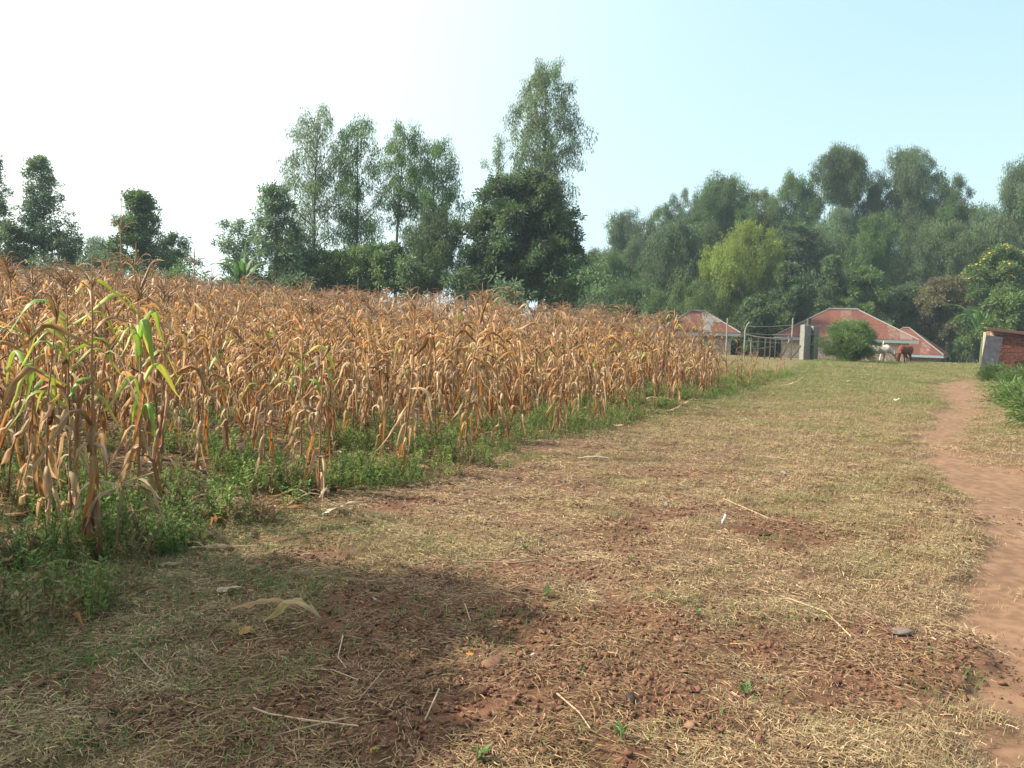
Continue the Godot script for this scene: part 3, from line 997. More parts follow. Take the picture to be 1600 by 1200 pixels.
# ---------------------------------------------------------------- animals
func skin(bones: Array, cell: float, k: float, paint: Callable) -> Mesh:
	var lo := Vector3.ONE * 1e9
	var hi := -lo
	for q in bones:
		var r: float = maxf(q[2], q[3]) + k + 2.0 * cell
		for p in [q[0], q[1]]:
			lo = lo.min(p - Vector3.ONE * r)
			hi = hi.max(p + Vector3.ONE * r)
	var n := Vector3i(((hi - lo) / cell).ceil()) + Vector3i.ONE
	var f := PackedFloat32Array()
	f.resize(n.x * n.y * n.z)
	f.fill(9.0)
	for q in bones:
		var a: Vector3 = q[0]
		var ab: Vector3 = q[1] - a
		var l2 := maxf(ab.length_squared(), 1e-9)
		var r := maxf(q[2], q[3]) + k + 1.5 * cell
		var i0 := Vector3i(((q[0].min(q[1]) - Vector3.ONE * r - lo) / cell).floor()).max(Vector3i.ZERO)
		var i1 := Vector3i(((q[0].max(q[1]) + Vector3.ONE * r - lo) / cell).ceil()).min(n - Vector3i.ONE)
		for z in range(i0.z, i1.z + 1):
			for y in range(i0.y, i1.y + 1):
				for x in range(i0.x, i1.x + 1):
					var p := lo + Vector3(x, y, z) * cell
					var t := clampf((p - a).dot(ab) / l2, 0.0, 1.0)
					var d: float = (p - a - ab * t).length() - lerpf(q[2], q[3], t)
					var at_ := (z * n.y + y) * n.x + x
					var h := maxf(k - absf(d - f[at_]), 0.0) / k
					f[at_] = minf(d, f[at_]) - h * h * k * 0.25
	var b := MB.new()
	var ids := {}
	var off := [0, 1, n.x, n.x + 1, n.x * n.y, n.x * n.y + 1, n.x * n.y + n.x, n.x * n.y + n.x + 1]
	for z in n.z - 1:
		for y in n.y - 1:
			for x in n.x - 1:
				var c0 := (z * n.y + y) * n.x + x
				var neg := 0
				for o in off:
					if f[c0 + o] < 0.0:
						neg += 1
				if neg == 0 or neg == 8:
					continue
				var sum := Vector3.ZERO
				var cnt := 0
				for e in [[0, 1], [2, 3], [4, 5], [6, 7], [0, 2], [1, 3], [4, 6], [5, 7], [0, 4], [1, 5], [2, 6], [3, 7]]:
					var va := f[c0 + off[e[0]]]
					var vb := f[c0 + off[e[1]]]
					if (va < 0.0) != (vb < 0.0):
						var t := va / (va - vb)
						var pa := Vector3(e[0] & 1, (e[0] >> 1) & 1, e[0] >> 2)
						var pb := Vector3(e[1] & 1, (e[1] >> 1) & 1, e[1] >> 2)
						sum += pa.lerp(pb, t)
						cnt += 1
				var p := lo + (Vector3(x, y, z) + sum / cnt) * cell
				ids[c0] = b.vert(p, (paint as Callable).call(p))
	for c0 in ids:
		for ax in [[1, n.x, n.x * n.y], [n.x, n.x * n.y, 1], [n.x * n.y, 1, n.x]]:
			var va := f[c0]
			var vb: float = f[c0 + ax[0]]
			if (va < 0.0) == (vb < 0.0):
				continue
			var q1: int = c0 - ax[1]
			var q2: int = c0 - ax[2]
			var q3: int = c0 - ax[1] - ax[2]
			if ids.has(q1) and ids.has(q2) and ids.has(q3):
				if va < 0.0:
					b.quad(ids[c0], ids[q2], ids[q3], ids[q1])
				else:
					b.quad(ids[c0], ids[q1], ids[q3], ids[q2])
	return b.mesh()


func cow(label: String, foot: Vector3, turn: float, coat: Color, belly: Color, scale_: float, step: float) -> void:
	var o := thing("cow", label, "cow", foot, turn, "cows grazing by the long house")
	var V := func(x: float, y: float, z: float) -> Vector3: return Vector3(x, y, z) * scale_
	var bones := []
	var add_bone := func(a: Vector3, b: Vector3, ra: float, rb: float) -> void: bones.append([a * scale_, b * scale_, ra * scale_, rb * scale_])
	var B: Callable = add_bone
	(B as Callable).call(Vector3(-0.62, 0.92, 0), Vector3(-0.05, 0.86, 0), 0.25, 0.28)
	(B as Callable).call(Vector3(-0.05, 0.84, 0), Vector3(0.5, 0.88, 0), 0.29, 0.25)
	(B as Callable).call(Vector3(0.42, 1.08, 0), Vector3(0.5, 1.12, 0), 0.12, 0.1)
	(B as Callable).call(Vector3(-0.7, 1.02, 0.1), Vector3(-0.7, 1.02, -0.1), 0.13, 0.13)
	(B as Callable).call(Vector3(0.56, 0.98, 0), Vector3(1.0, 0.62, 0), 0.19, 0.12)
	(B as Callable).call(Vector3(0.6, 0.72, 0), Vector3(0.9, 0.6, 0), 0.08, 0.05)
	(B as Callable).call(Vector3(1.02, 0.56, 0), Vector3(1.13, 0.36, 0), 0.12, 0.09)
	(B as Callable).call(Vector3(1.13, 0.36, 0), Vector3(1.19, 0.17, 0), 0.085, 0.062)
	for s in [-1, 1]:
		var sw: float = step * s
		(B as Callable).call(Vector3(1.0, 0.62, s * 0.1), Vector3(0.98, 0.63, s * 0.24), 0.035, 0.018)
		(B as Callable).call(Vector3(0.42, 0.78, s * 0.13), Vector3(0.42 + sw * 0.4, 0.4, s * 0.15), 0.11, 0.055)
		(B as Callable).call(Vector3(0.42 + sw * 0.4, 0.4, s * 0.15), Vector3(0.42 + sw, 0.04, s * 0.15), 0.052, 0.045)
		(B as Callable).call(Vector3(-0.6, 0.85, s * 0.14), Vector3(-0.46 - sw * 0.3, 0.58, s * 0.16), 0.17, 0.1)
		(B as Callable).call(Vector3(-0.46 - sw * 0.3, 0.58, s * 0.16), Vector3(-0.7 - sw * 0.6, 0.36, s * 0.15), 0.09, 0.055)
		(B as Callable).call(Vector3(-0.7 - sw * 0.6, 0.36, s * 0.15), Vector3(-0.66 - sw, 0.04, s * 0.15), 0.05, 0.045)
	(B as Callable).call(Vector3(-0.84, 1.05, 0), Vector3(-0.93, 0.8, 0), 0.045, 0.03)
	(B as Callable).call(Vector3(-0.93, 0.8, 0), Vector3(-0.93, 0.42, 0), 0.025, 0.045)
	var g := noise(3.0, 3, 5)
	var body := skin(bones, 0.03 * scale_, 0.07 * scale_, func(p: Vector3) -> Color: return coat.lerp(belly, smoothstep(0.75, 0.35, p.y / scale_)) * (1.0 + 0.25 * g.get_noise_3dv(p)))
	part("body", body, mat("coat", 0.8), o)
	for s in [-1, 1]:
		var b := MB.new()
		b.tube([(V as Callable).call(0.99, 0.68, s * 0.07), (V as Callable).call(1.02, 0.76, s * 0.15), (V as Callable).call(1.06, 0.83, s * 0.15)], [0.026 * scale_, 0.02 * scale_, 0.006 * scale_], 6, Color(0.5, 0.45, 0.36), Color(0.12, 0.1, 0.08))
		part("horn", b.mesh(), mat("paint"), o)
		var e := MB.new()
		e.lump((V as Callable).call(1.1, 0.47, s * 0.1), Vector3.ONE * 0.022 * scale_, Color(0.02, 0.015, 0.01), rng, 0.0)
		part("eye", e.mesh(), mat("eye", 0.2), o)


func build_animals() -> void:
	var a := at(1372, 566, 51.0)
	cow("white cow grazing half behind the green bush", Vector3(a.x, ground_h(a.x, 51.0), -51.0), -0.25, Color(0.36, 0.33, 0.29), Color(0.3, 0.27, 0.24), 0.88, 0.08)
	var b := at(1413, 566, 51.0)
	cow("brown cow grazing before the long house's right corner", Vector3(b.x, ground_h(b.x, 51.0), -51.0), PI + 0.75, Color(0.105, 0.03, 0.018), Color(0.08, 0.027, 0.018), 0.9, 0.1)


# ---------------------------------------------------------------- maize
var leaf_mb := {}
var leaf_mesh := {}


func dry_color(g: RandomNumberGenerator) -> Color:
	var k := g.randf()
	if k < 0.34:
		return Color(0.45, 0.255, 0.09) * g.randf_range(0.8, 1.15)
	if k < 0.54:
		return Color(0.42, 0.165, 0.038) * g.randf_range(0.8, 1.15)
	if k < 0.78:
		return Color(0.62, 0.48, 0.29) * g.randf_range(0.85, 1.15)
	return Color(0.13, 0.07, 0.035) * g.randf_range(0.8, 1.2)


func build_leaf_pool() -> void:
	var g := RandomNumberGenerator.new()
	g.seed = 17
	for kind in ["hang", "mid", "up", "green", "tassel", "ear"]:
		leaf_mb[kind] = []
		leaf_mesh[kind] = []
		var many: int = {"hang": 22, "mid": 22, "up": 12, "green": 7, "tassel": 6, "ear": 5}[kind]
		for k in many:
			var b := MB.new()
			var c := dry_color(g)
			var c1 := c.lerp(dry_color(g), 0.5)
			match kind:
				"hang":
					c = c.lerp(Color(0.36, 0.15, 0.045), 0.45)
					c1 = c1.lerp(Color(0.30, 0.12, 0.04), 0.45)
					b.blade(Vector3.ZERO, 0, g.randf_range(0.34, 0.62), g.randf_range(0.034, 0.07), g.randf_range(-0.5, 0.6), g.randf_range(-1.65, -1.25), g.randf_range(0.02, 0.2), g.randf_range(-2.2, 2.2), g.randf_range(0.3, 1.0), c * 0.9, c1 * 0.85, g, 8, 0.14, 0.22)
				"mid":
					b.blade(Vector3.ZERO, 0, g.randf_range(0.42, 0.72), g.randf_range(0.036, 0.07), g.randf_range(0.3, 1.0), g.randf_range(-1.6, -0.9), g.randf_range(0.18, 0.5), g.randf_range(-2.2, 2.2), g.randf_range(0.2, 0.9), c, c1, g, 9, 0.16, 0.2)
				"up":
					b.blade(Vector3.ZERO, 0, g.randf_range(0.3, 0.52), g.randf_range(0.022, 0.045), g.randf_range(0.7, 1.25), g.randf_range(-1.4, 0.2), g.randf_range(0.35, 0.7), g.randf_range(-1.6, 1.6), g.randf_range(0.2, 0.8), c, c1, g, 8, 0.18, 0.18)
				"green":
					var gr := Color(0.13, 0.28, 0.035).lerp(Color(0.33, 0.38, 0.05), g.randf())
					b.blade(Vector3.ZERO, 0, g.randf_range(0.5, 0.72), g.randf_range(0.06, 0.085), g.randf_range(0.6, 1.1), g.randf_range(-1.5, -1.0), g.randf_range(0.3, 0.5), g.randf_range(-1.0, 1.0), g.randf_range(0.15, 0.4), gr, gr.lerp(Color(0.55, 0.42, 0.08), g.randf() * 0.7), g, 10, 0.2, 0.1)
				"tassel":
					var tc := Color(0.31, 0.205, 0.125) * g.randf_range(0.85, 1.2)
					for j in 9:
						var a := j * 2.4 + g.randf_range(-0.4, 0.4)
						var sp := 0.0 if j == 0 else g.randf_range(0.12, 0.26)
						var hh := g.randf_range(0.22, 0.34) if j == 0 else g.randf_range(0.10, 0.2)
						var y0 := 0.0 if j == 0 else g.randf_range(0.0, 0.09)
						var pts := []
						var rad := []
						for i in 6:
							var f := i / 5.0
							pts.append(Vector3(cos(a) * sp * f, y0 + hh * (2.1 * f - 1.5 * f * f * (1.0 if j else 0.72)), sin(a) * sp * f))
							rad.append(lerpf(0.0042, 0.0022, f) * (1.35 if i % 2 else 0.9))
						b.tube(pts, rad, 4, tc, tc * 1.25)
				"ear":
					var ec := Color(0.50, 0.36, 0.21) * g.randf_range(0.85, 1.1)
					var pts := []
					var rad := []
					var dirn := Vector3(0.5, g.randf_range(-2.0, 0.1), 0).normalized()
					for i in 7:
						var f := i / 6.0
						pts.append(Vector3(0.012, 0, 0) + dirn * 0.19 * f)
						rad.append(0.022 * sin(PI * clampf(0.18 + f * 0.78, 0.0, 1.0)) + 0.003)
					b.tube(pts, rad, 7, ec, ec * 0.9)
					for j in 3:
						b.blade(Vector3(0.02, 0, 0) + dirn * 0.1, j * 2.1, 0.2, 0.045, -0.3, -1.5, 0.3, 0.8, 0.6, ec * 1.1, ec, g, 4)
			leaf_mb[kind].append(b)
			leaf_mesh[kind].append(b.mesh())


# a plant as a list of [part, pool index, transform]; and its stalk
func maize_plan(g: RandomNumberGenerator, green: float) -> Dictionary:
	var items := []
	var h := g.randf_range(1.62, 1.86)
	var pts := []
	var rad := []
	var lean := Vector2(g.randf_range(-0.09, 0.09), g.randf_range(-0.09, 0.09))
	for i in 9:
		var f := i / 8.0
		pts.append(Vector3(lean.x * f * f * h + g.randf_range(-0.008, 0.008), f * h - 0.06 * (1.0 - f), lean.y * f * f * h + g.randf_range(-0.008, 0.008)))
		rad.append(lerpf(0.0125, 0.005, f))
	var b := MB.new()
	b.tube(pts, rad, 6, Color(0.20, 0.105, 0.06), Color(0.34, 0.20, 0.11))
	var on := func(f: float) -> Vector3:
		var q := clampf(f, 0.0, 0.999) * 8.0
		return (pts[int(q)] as Vector3).lerp(pts[int(q) + 1], q - int(q))
	var a := g.randf() * TAU
	var n := g.randi_range(17, 21)
	for k in n:
		var f := lerpf(0.1, 0.97, float(k) / (n - 1)) + g.randf_range(-0.015, 0.015)
		a += PI + g.randf_range(-0.7, 0.7)
		var kind := "hang" if f < 0.5 or (f < 0.75 and g.randf() < 0.35) else "mid" if f < 0.82 else "up"
		if green > 0.0 and f > 0.45 and g.randf() < green:
			kind = "green"
		var pool: Array = leaf_mb[kind]
		var x := Transform3D(Basis(Vector3.UP, a) * Basis(Vector3.RIGHT, g.randf_range(-0.15, 0.15)), (on as Callable).call(f)).scaled_local(Vector3.ONE * g.randf_range(0.85, 1.15))
		items.append([kind, g.randi() % pool.size(), x])
	if g.randf() < 0.85:
		items.append(["ear", g.randi() % leaf_mb["ear"].size(), Transform3D(Basis(Vector3.UP, g.randf() * TAU), (on as Callable).call(g.randf_range(0.42, 0.6)))])
	items.append(["tassel", g.randi() % leaf_mb["tassel"].size(), Transform3D(Basis(Vector3.UP, g.randf() * TAU), pts[8]).scaled_local(Vector3.ONE * g.randf_range(0.8, 1.25))])
	return {"items": items, "stalk": b}


func make_plant(plan: Dictionary) -> Node3D:
	var o := Node3D.new()
	part("stalk", plan.stalk.mesh(), mat("stalk", 0.8), o)
	for q in plan.items:
		var kind: String = q[0]
		var m := part("tassel" if kind == "tassel" else "ear" if kind == "ear" else "leaf", leaf_mesh[kind][q[1]], mat("maize_green", 0.5, 0.9, 0.5) if kind == "green" else mat("maize_leaf", 0.5, 0.95, 0.5), o)
		m.transform = q[2]
		if kind == "green":
			m.set_meta("label", "green living leaf")
	return o


func merged_plant(plan: Dictionary) -> Mesh:
	var b := MB.new()
	b.add(plan.stalk, Transform3D())
	for q in plan.items:
		b.add(leaf_mb[q[0]][q[1]], q[2])
	return b.mesh()


const ORDINAL := ["first", "second", "third", "fourth", "fifth", "sixth", "seventh", "eighth", "ninth", "tenth", "eleventh", "twelfth", "thirteenth", "fourteenth", "fifteenth", "sixteenth", "seventeenth", "eighteenth", "nineteenth", "twentieth"]


func build_maize() -> void:
	build_leaf_pool()
	var g := RandomNumberGenerator.new()
	g.seed = 29
	# where the plants stand: rows alongside the edge of the field
	var spots := []
	for row in 44:
		var s := 0.12 + row * 0.78
		var t := -5.0 + g.randf() * 0.4
		while t < 31.5:
			t += g.randf_range(0.32, 0.5) if row > 1 else g.randf_range(0.5, 0.95)
			if row < 5 and t < 5.5 and g.randf() < 0.3:
				continue
			if g.randf() < 0.06:
				continue
			var ss := s + g.randf_range(-0.16, 0.16)
			var x := -3.0 + ss * -0.898 + t * 0.439
			var d := 5.2 + ss * 0.439 + t * 0.898
			if d < 3.6 or absf(x) > d * 0.70 + 2.5 or s > 35.0 or (x < -6.2 and d < 7.0):
				continue
			var half := x / d
			var seen := half > -0.66
			var small := lerpf(1.0, 0.45, smoothstep(21.0, 26.0, t) * smoothstep(4.5, 2.0, s))
			if small < 0.8 and g.randf() < 0.3:
				continue
			spots.append({"x": x, "d": d, "s": s, "t": t, "row": row, "k": (d if seen else 90.0 + d), "h": small * g.randf_range(0.76, 1.13)})
	spots.sort_custom(func(a: Dictionary, b: Dictionary) -> bool: return a.k < b.k)
	var protos := []
	for k in 18:
		protos.append(make_plant(maize_plan(g, 0.0 if k % 6 else 0.06)))
	var G := "dry maize plants of the field"
	var near := mini(292, spots.size())
	var rows := {}
	for i in near:
		if not rows.has(spots[i].row):
			rows[spots[i].row] = []
		rows[spots[i].row].append(i)
	for r in rows:
		rows[r].sort_custom(func(a: int, b: int) -> bool: return spots[a].t < spots[b].t)
	for i in near:
		var q: Dictionary = spots[i]
		var o: Node3D = protos[g.randi() % protos.size()].duplicate()
		o.name = numbered("maize_plant")
		add_child(o, true)
		place_plant(o, q, g)
		var back: int = q.row
		var place: int = rows[back].find(i)
		var which: String = ORDINAL[place] if place < 20 else "twenty-" + ORDINAL[place - 20] if place < 29 else "thirty-" + ORDINAL[place - 30] if place > 29 else "thirtieth"
		if back == 0:
			tag(o, which + " dry maize plant of the front row, counted from its near left end", "maize plant", G)
		elif back < 4 and place < 38:
			tag(o, "%s dry maize plant along the %s row from the grass, counted from the left" % [which, ORDINAL[back]], "maize plant", G)
		elif back < 20:
			tag(o, "dry brown maize plant hemmed in by others in the %s row from the grass" % ORDINAL[back], "maize plant", G)
		else:
			tag(o, "dry brown maize plant hemmed in by others deep in the crop", "maize plant", G)
	# a few that are still green, near the left
	var gi := 0
	for a in [[-3.3, 6.3, 1.02, "maize plant with the most green leaves, near the left border"], [-3.0, 6.75, 1.06, "maize plant with arching green upper leaves right of the greenest one"], [-2.15, 8.6, 0.98, "maize plant with a few yellow-green leaves behind the front row"], [-3.75, 6.6, 0.9, "half green maize plant leaning at the left border"]]:
		var o := make_plant(maize_plan(g, [1.0, 0.8, 0.5, 0.7][gi]))
		o.name = numbered("maize_plant")
		add_child(o, true)
		place_plant(o, {"x": a[0], "d": a[1], "h": a[2]}, g)
		tag(o, a[3], "maize plant", "partly green maize plants")
		gi += 1
	# one tall leafless stalk rising above the crop at the left
	for a in [[188, 306, 11.0, "tall bare maize stalk with a crooked tip above the left crop"], [303, 372, 12.0, "straight bare maize stalk rising left of the banana plant"]]:
		var top := at(a[0], a[1], a[2])
		var gh := ground_h(top.x, a[2])
		var o := thing("maize_stalk", a[3], "maize stalk", Vector3(top.x, gh, top.z), 0.0, "bare maize stalks")
		var b := MB.new()
		var H := top.y - gh
		b.tube([Vector3(0.05, -0.05, 0), Vector3(0.03, H * 0.5, 0), Vector3(0.0, H * 0.86, 0), Vector3(0.02, H, 0)], [0.013, 0.009, 0.006, 0.003], 6, Color(0.2, 0.11, 0.06), Color(0.34, 0.22, 0.13))
		part("stalk", b.mesh(), mat("stalk"), o)
		var tm := part("tassel", leaf_mesh["tassel"][1], mat("maize_leaf"), o)
		tm.position = Vector3(0, H * 0.84, 0)
	for p in protos:
		p.free()
	# the rest of the crop
	var crop := Node3D.new()
	crop.name = "maize_crop"
	crop.set_meta("kind", "stuff")
	add_child(crop)
	tag(crop, "rest of the dry maize crop running back to the far trees", "maize crop")
	var sets := []
	for k in 12:
		sets.append([[], []])
	for i in range(near, spots.size()):
		var q: Dictionary = spots[i]
		var k := g.randi() % 12
		var sc: float = q.h * g.randf_range(0.95, 1.05)
		sets[k][0].append(Transform3D(plant_basis(g).scaled(Vector3(sc, sc, sc)), Vector3(q.x, ground_h(q.x, q.d) - 0.02, -q.d)))
		sets[k][1].append(Color.WHITE * g.randf_range(0.85, 1.12))
	for k in 12:
		copies("standing_crop", merged_plant(maize_plan(g, 0.0 if k % 6 else 0.05)), mat("maize_leaf"), sets[k][0], sets[k][1], crop)


func plant_basis(g: RandomNumberGenerator) -> Basis:
	return Basis(Vector3(g.randf_range(-1, 1), 0, g.randf_range(-1, 1)).normalized(), g.randf_range(0.0, 0.13) + (0.3 * g.randf() if g.randf() < 0.1 else 0.0)) * Basis(Vector3.UP, g.randf() * TAU)


func place_plant(o: Node3D, q: Dictionary, g: RandomNumberGenerator) -> void:
	var h: float = q.h
	o.transform = Transform3D(plant_basis(g).scaled(Vector3(h, h, h)), Vector3(q.x, ground_h(q.x, q.d) - 0.02, -q.d))


# ---------------------------------------------------------------- things lying about
func lying_leaf(px: float, py: float, length: float, width: float, turn: float, arch: float, col: Color, label: String, twist := 0.3, called := "fallen_leaf", category := "maize leaf") -> void:
	var g := RandomNumberGenerator.new()
	g.seed = int(px * 3 + py)
	var p := on_ground(px, py)
	var b := MB.new()
	b.blade(Vector3(-cos(turn) * length * 0.5, 0.012, -sin(turn) * length * 0.5), turn, length, width, arch, -arch, 0.5, twist, 0.35, col, col * 0.85, g, 11, 0.5, 0.2)
	var o := part(called, b.mesh(), mat("maize_leaf"), self)
	o.position = p + Vector3(0, 0.012, 0)
	tag(o, label, category, "dry maize leaves on the ground")


func twig(points: Array, r: float, col: Color, label: String, group := "dry sticks on the ground", called := "stick", category := "stick") -> void:
	var p := []
	var rad := []
	for i in points.size():
		p.append(on_ground(points[i][0], points[i][1]) + Vector3(0, r + 0.012 + (points[i][2] if points[i].size() > 2 else 0.0), 0))
		rad.append(r * 0.75 * (1.0 - 0.5 * i / points.size()))
	var base: Vector3 = p[0]
	for i in p.size():
		p[i] -= base
	var b := MB.new()
	b.tube(p, rad, 5, col, col * 1.1)
	var o := part(called, b.mesh(), mat("wood"), self)
	o.position = base
	tag(o, label, category, group)


func stone(px: float, py: float, r: Vector3, col: Color, label: String, called := "stone", category := "stone") -> void:
	var g := RandomNumberGenerator.new()
	g.seed = int(px + py * 7)
	var b := MB.new()
	b.lump(Vector3(0, r.y * 0.35, 0), r, col, g, 0.16, 9, 7)
	var o := part(called, b.mesh(), mat("stone"), self)
	o.position = on_ground(px, py)
	o.rotation.y = g.randf() * TAU
	tag(o, label, category)


func scrap(px: float, py: float, size: float, tall: float, col: Color, label: String, called := "plastic_scrap", category := "litter") -> void:
	var g := RandomNumberGenerator.new()
	g.seed = int(px * 5 + py)
	var b := MB.new()
	for i in 5:
		for j in 5:
			var f := (i - 2) / 4.0
			var h := (j - 2) / 4.0
			b.vert(Vector3(f * size + g.randf_range(-0.1, 0.1) * size, tall * (j / 4.0) + g.randf_range(0.0, 0.22) * size + 0.01, h * size * 0.8 + g.randf_range(-0.1, 0.1) * size), col * g.randf_range(0.92, 1.05))
	for i in 4:
		for j in 4:
			var k := i * 5 + j
			b.quad(k, k + 1, k + 6, k + 5)
	var o := part(called, b.mesh(), mat("plastic", 0.45, 0.5), self)
	o.position = on_ground(px, py)
	o.rotation.y = g.randf() * TAU
	tag(o, label, category, "scraps of litter")


func build_litter() -> void:
	var tan := Color(0.320, 0.238, 0.143)
	var olive := Color(0.245, 0.197, 0.095)
	var pale := Color(0.435, 0.374, 0.286)
	lying_leaf(478, 982, 0.46, 0.085, 0.12, 0.65, olive * 1.45, "arched olive maize leaf, right one of the pair lying in the shade", 0.5)
	lying_leaf(420, 966, 0.46, 0.08, 0.25, 0.5, 1.5 * Color(0.204, 0.136, 0.068), "brown curled maize leaf, left one of the pair lying in the shade", 0.6)
	lying_leaf(392, 992, 0.13, 0.08, 0.5, 0.3, Color(0.340, 0.218, 0.054), "short ochre leaf stub below the pair of shaded maize leaves", 0.2)
	lying_leaf(436, 1002, 0.16, 0.02, -0.5, 0.05, tan, "narrow pale leaf strip just right of the ochre leaf stub")
	lying_leaf(362, 926, 0.17, 0.08, 0.0, 0.12, pale, "whitish flat dry leaf in the shade above the leaf pair", 0.0)
	lying_leaf(268, 888, 0.2, 0.07, -0.2, 0.2, tan, "greyish cupped leaf at the edge of the shade by the maize")
	lying_leaf(190, 945, 0.34, 0.06, 0.0, 0.12, Color(0.136, 0.116, 0.082), "dull dark leaf lying in the shade near the left border")
	lying_leaf(345, 862, 0.6, 0.06, -0.15, 0.15, tan, "long dry maize leaf lying flat at the front of the crop")
	lying_leaf(285, 848, 0.3, 0.06, 0.5, 0.4, Color(0.408, 0.299, 0.150), "yellowish curled husk leaf before the collapsed plant", 1.2)
	lying_leaf(245, 822, 0.5, 0.05, 0.05, 0.2, Color(0.299, 0.150, 0.048), "orange-brown leaf lying behind the collapsed plant")
	lying_leaf(545, 803, 0.4, 0.07, 0.25, 0.2, pale, "white dry leaf lying below the middle of the front row", 0.4)
	lying_leaf(520, 778, 0.3, 0.06, -0.8, 0.9, Color(0.374, 0.299, 0.218), "bent pale leaf standing as a hook below the front row", 0.4)
	lying_leaf(600, 775, 0.3, 0.06, 0.2, 0.2, Color(0.272, 0.190, 0.122), "brown leaf in the shade at the foot of the front row")
	lying_leaf(712, 770, 0.28, 0.05, 0.4, 0.1, Color(0.306, 0.163, 0.068), "rusty leaf on the mown grass right of the front row's middle plants")
	lying_leaf(1022, 628, 0.6, 0.09, 0.4, 0.4, pale, "pale folded leaf arching at the field edge, far middle")
	lying_leaf(1066, 646, 0.9, 0.08, 0.1, 0.15, Color(0.374, 0.252, 0.170), "long reddish leaf bundle lying beside the far field edge")
	lying_leaf(1245, 604, 1.0, 0.1, 0.1, 0.1, pale, "cream husks lying near the far end of the field")
	lying_leaf(868, 648, 0.35, 0.14, 0.2, 0.3, Color(0.510, 0.462, 0.408), "white crumpled husk at the weedy field edge", 0.4)
	lying_leaf(930, 720, 0.5, 0.06, 0.1, 0.25, pale, "pale forked leaf lying at the field edge near the middle")
	lying_leaf(905, 728, 0.4, 0.05, 0.8, 0.1, Color(0.272, 0.177, 0.102), "brown stalk leaf crossing the pale forked one")
	lying_leaf(735, 1030, 0.05, 0.03, 0.6, 0.3, Color(0.510, 0.204, 0.020), "small bright orange leaf on the red soil")
	lying_leaf(590, 1182, 0.06, 0.04, 0.2, 0.3, Color(0.374, 0.306, 0.068), "small yellow leaf near the bottom border")
	twig([[1152, 712], [1180, 714], [1215, 718], [1232, 720]], 0.011, Color(0.286, 0.211, 0.163), "long pale pinkish stick lying across the mown grass")
	twig([[388, 1110], [420, 1122], [480, 1132], [560, 1141]], 0.006, Color(0.408, 0.299, 0.204), "longest pale twig on the red soil at the bottom left")
	twig([[545, 1128], [500, 1138], [430, 1156]], 0.006, Color(0.340, 0.231, 0.150), "brown twig crossing under the longest pale twig")
	twig([[536, 998], [528, 1032], [541, 1049]], 0.005, Color(0.374, 0.286, 0.231), "thin pinkish bent straw standing out on the red soil")
	twig([[726, 948], [735, 975]], 0.006, Color(0.313, 0.231, 0.150), "short pale stub on the soil left of the centre")
	twig([[560, 1068], [520, 1052], [480, 1050]], 0.004, Color(0.340, 0.258, 0.177), "fine curved straw below the bent pinkish one")
	twig([[210, 1022], [232, 1048], [250, 1062]], 0.005, Color(0.340, 0.286, 0.231), "grey straw lying in the shade at the left")
	twig([[840, 880], [800, 885], [740, 882]], 0.01, Color(0.286, 0.190, 0.122), "brown stalk lying at the right tip of the shade")
	twig([[600, 1052], [560, 1100], [540, 1104]], 0.004, Color(0.340, 0.245, 0.163), "slanting straw between the soil clods near the bottom left")
	twig([[1130, 782], [1200, 812]], 0.006, Color(0.340, 0.258, 0.163), "thin straw lying past the white scrap")
	twig([[686, 1083], [664, 1132]], 0.006, Color(0.313, 0.238, 0.150), "straight straw pointing to the bottom border, left of the centre")
	twig([[870, 1090], [905, 1120], [922, 1145]], 0.006, Color(0.313, 0.238, 0.150), "straight straw slanting right at the bottom centre")
	twig([[1330, 1000], [1290, 960], [1220, 935]], 0.005, Color(0.422, 0.340, 0.204), "long thin straw on the mown grass left of the flat stone")
	stone(1410, 988, Vector3(0.075, 0.016, 0.05), Color(0.13, 0.1, 0.085), "flat grey-brown stone in the dry grass near the path", "flat_stone")
	stone(834, 1027, Vector3(0.016, 0.018, 0.016), Color(0.286, 0.224, 0.204), "small pale upright pebble on the soil at the centre bottom")
	stone(985, 1092, Vector3(0.035, 0.018, 0.02), Color(0.034, 0.024, 0.020), "blackish bare cob lying on the grass near the bottom", "maize_cob", "maize cob")
	stone(1078, 1137, Vector3(0.025, 0.02, 0.022), Color(0.204, 0.116, 0.075), "brown earth lump near the bottom border right of the cob", "earth_lump", "clod")
	stone(700, 1014, Vector3(0.018, 0.013, 0.016), Color(0.2, 0.17, 0.15), "small whitish pebble left of the upright pebble")
	stone(390, 1112, Vector3(0.028, 0.018, 0.02), Color(0.13, 0.085, 0.055), "tan clod at the thick end of the longest pale twig", "earth_lump", "clod")
	stone(1020, 925, Vector3(0.05, 0.026, 0.04), Color(0.150, 0.075, 0.048), "dark red clod on the mown grass, right of the shade", "earth_lump", "clod")
	stone(162, 1135, Vector3(0.035, 0.024, 0.03), Color(0.163, 0.095, 0.068), "dim clod in the shade at the bottom left", "earth_lump", "clod")
	stone(1165, 832, Vector3(0.2, 0.03, 0.12), Color(0.068, 0.029, 0.017), "low heap of fresh red soil right beside the white scrap", "soil_heap", "soil heap")
	stone(1060, 1002, Vector3(0.03, 0.02, 0.03), Color(0.184, 0.102, 0.068), "small brown clod between the cob and the flat stone", "earth_lump", "clod")
	stone(770, 1038, Vector3(0.06, 0.02, 0.045), Color(0.13, 0.07, 0.045), "smooth flat clod just left of the upright pebble", "earth_lump", "clod")
	scrap(1130, 820, 0.035, 0.075, Color(0.42, 0.50, 0.6), "upright white-blue plastic scrap on the mown grass")
	scrap(585, 940, 0.025, 0.012, Color(0.340, 0.476, 0.530), "tiny pale blue scrap in the shade's right part")
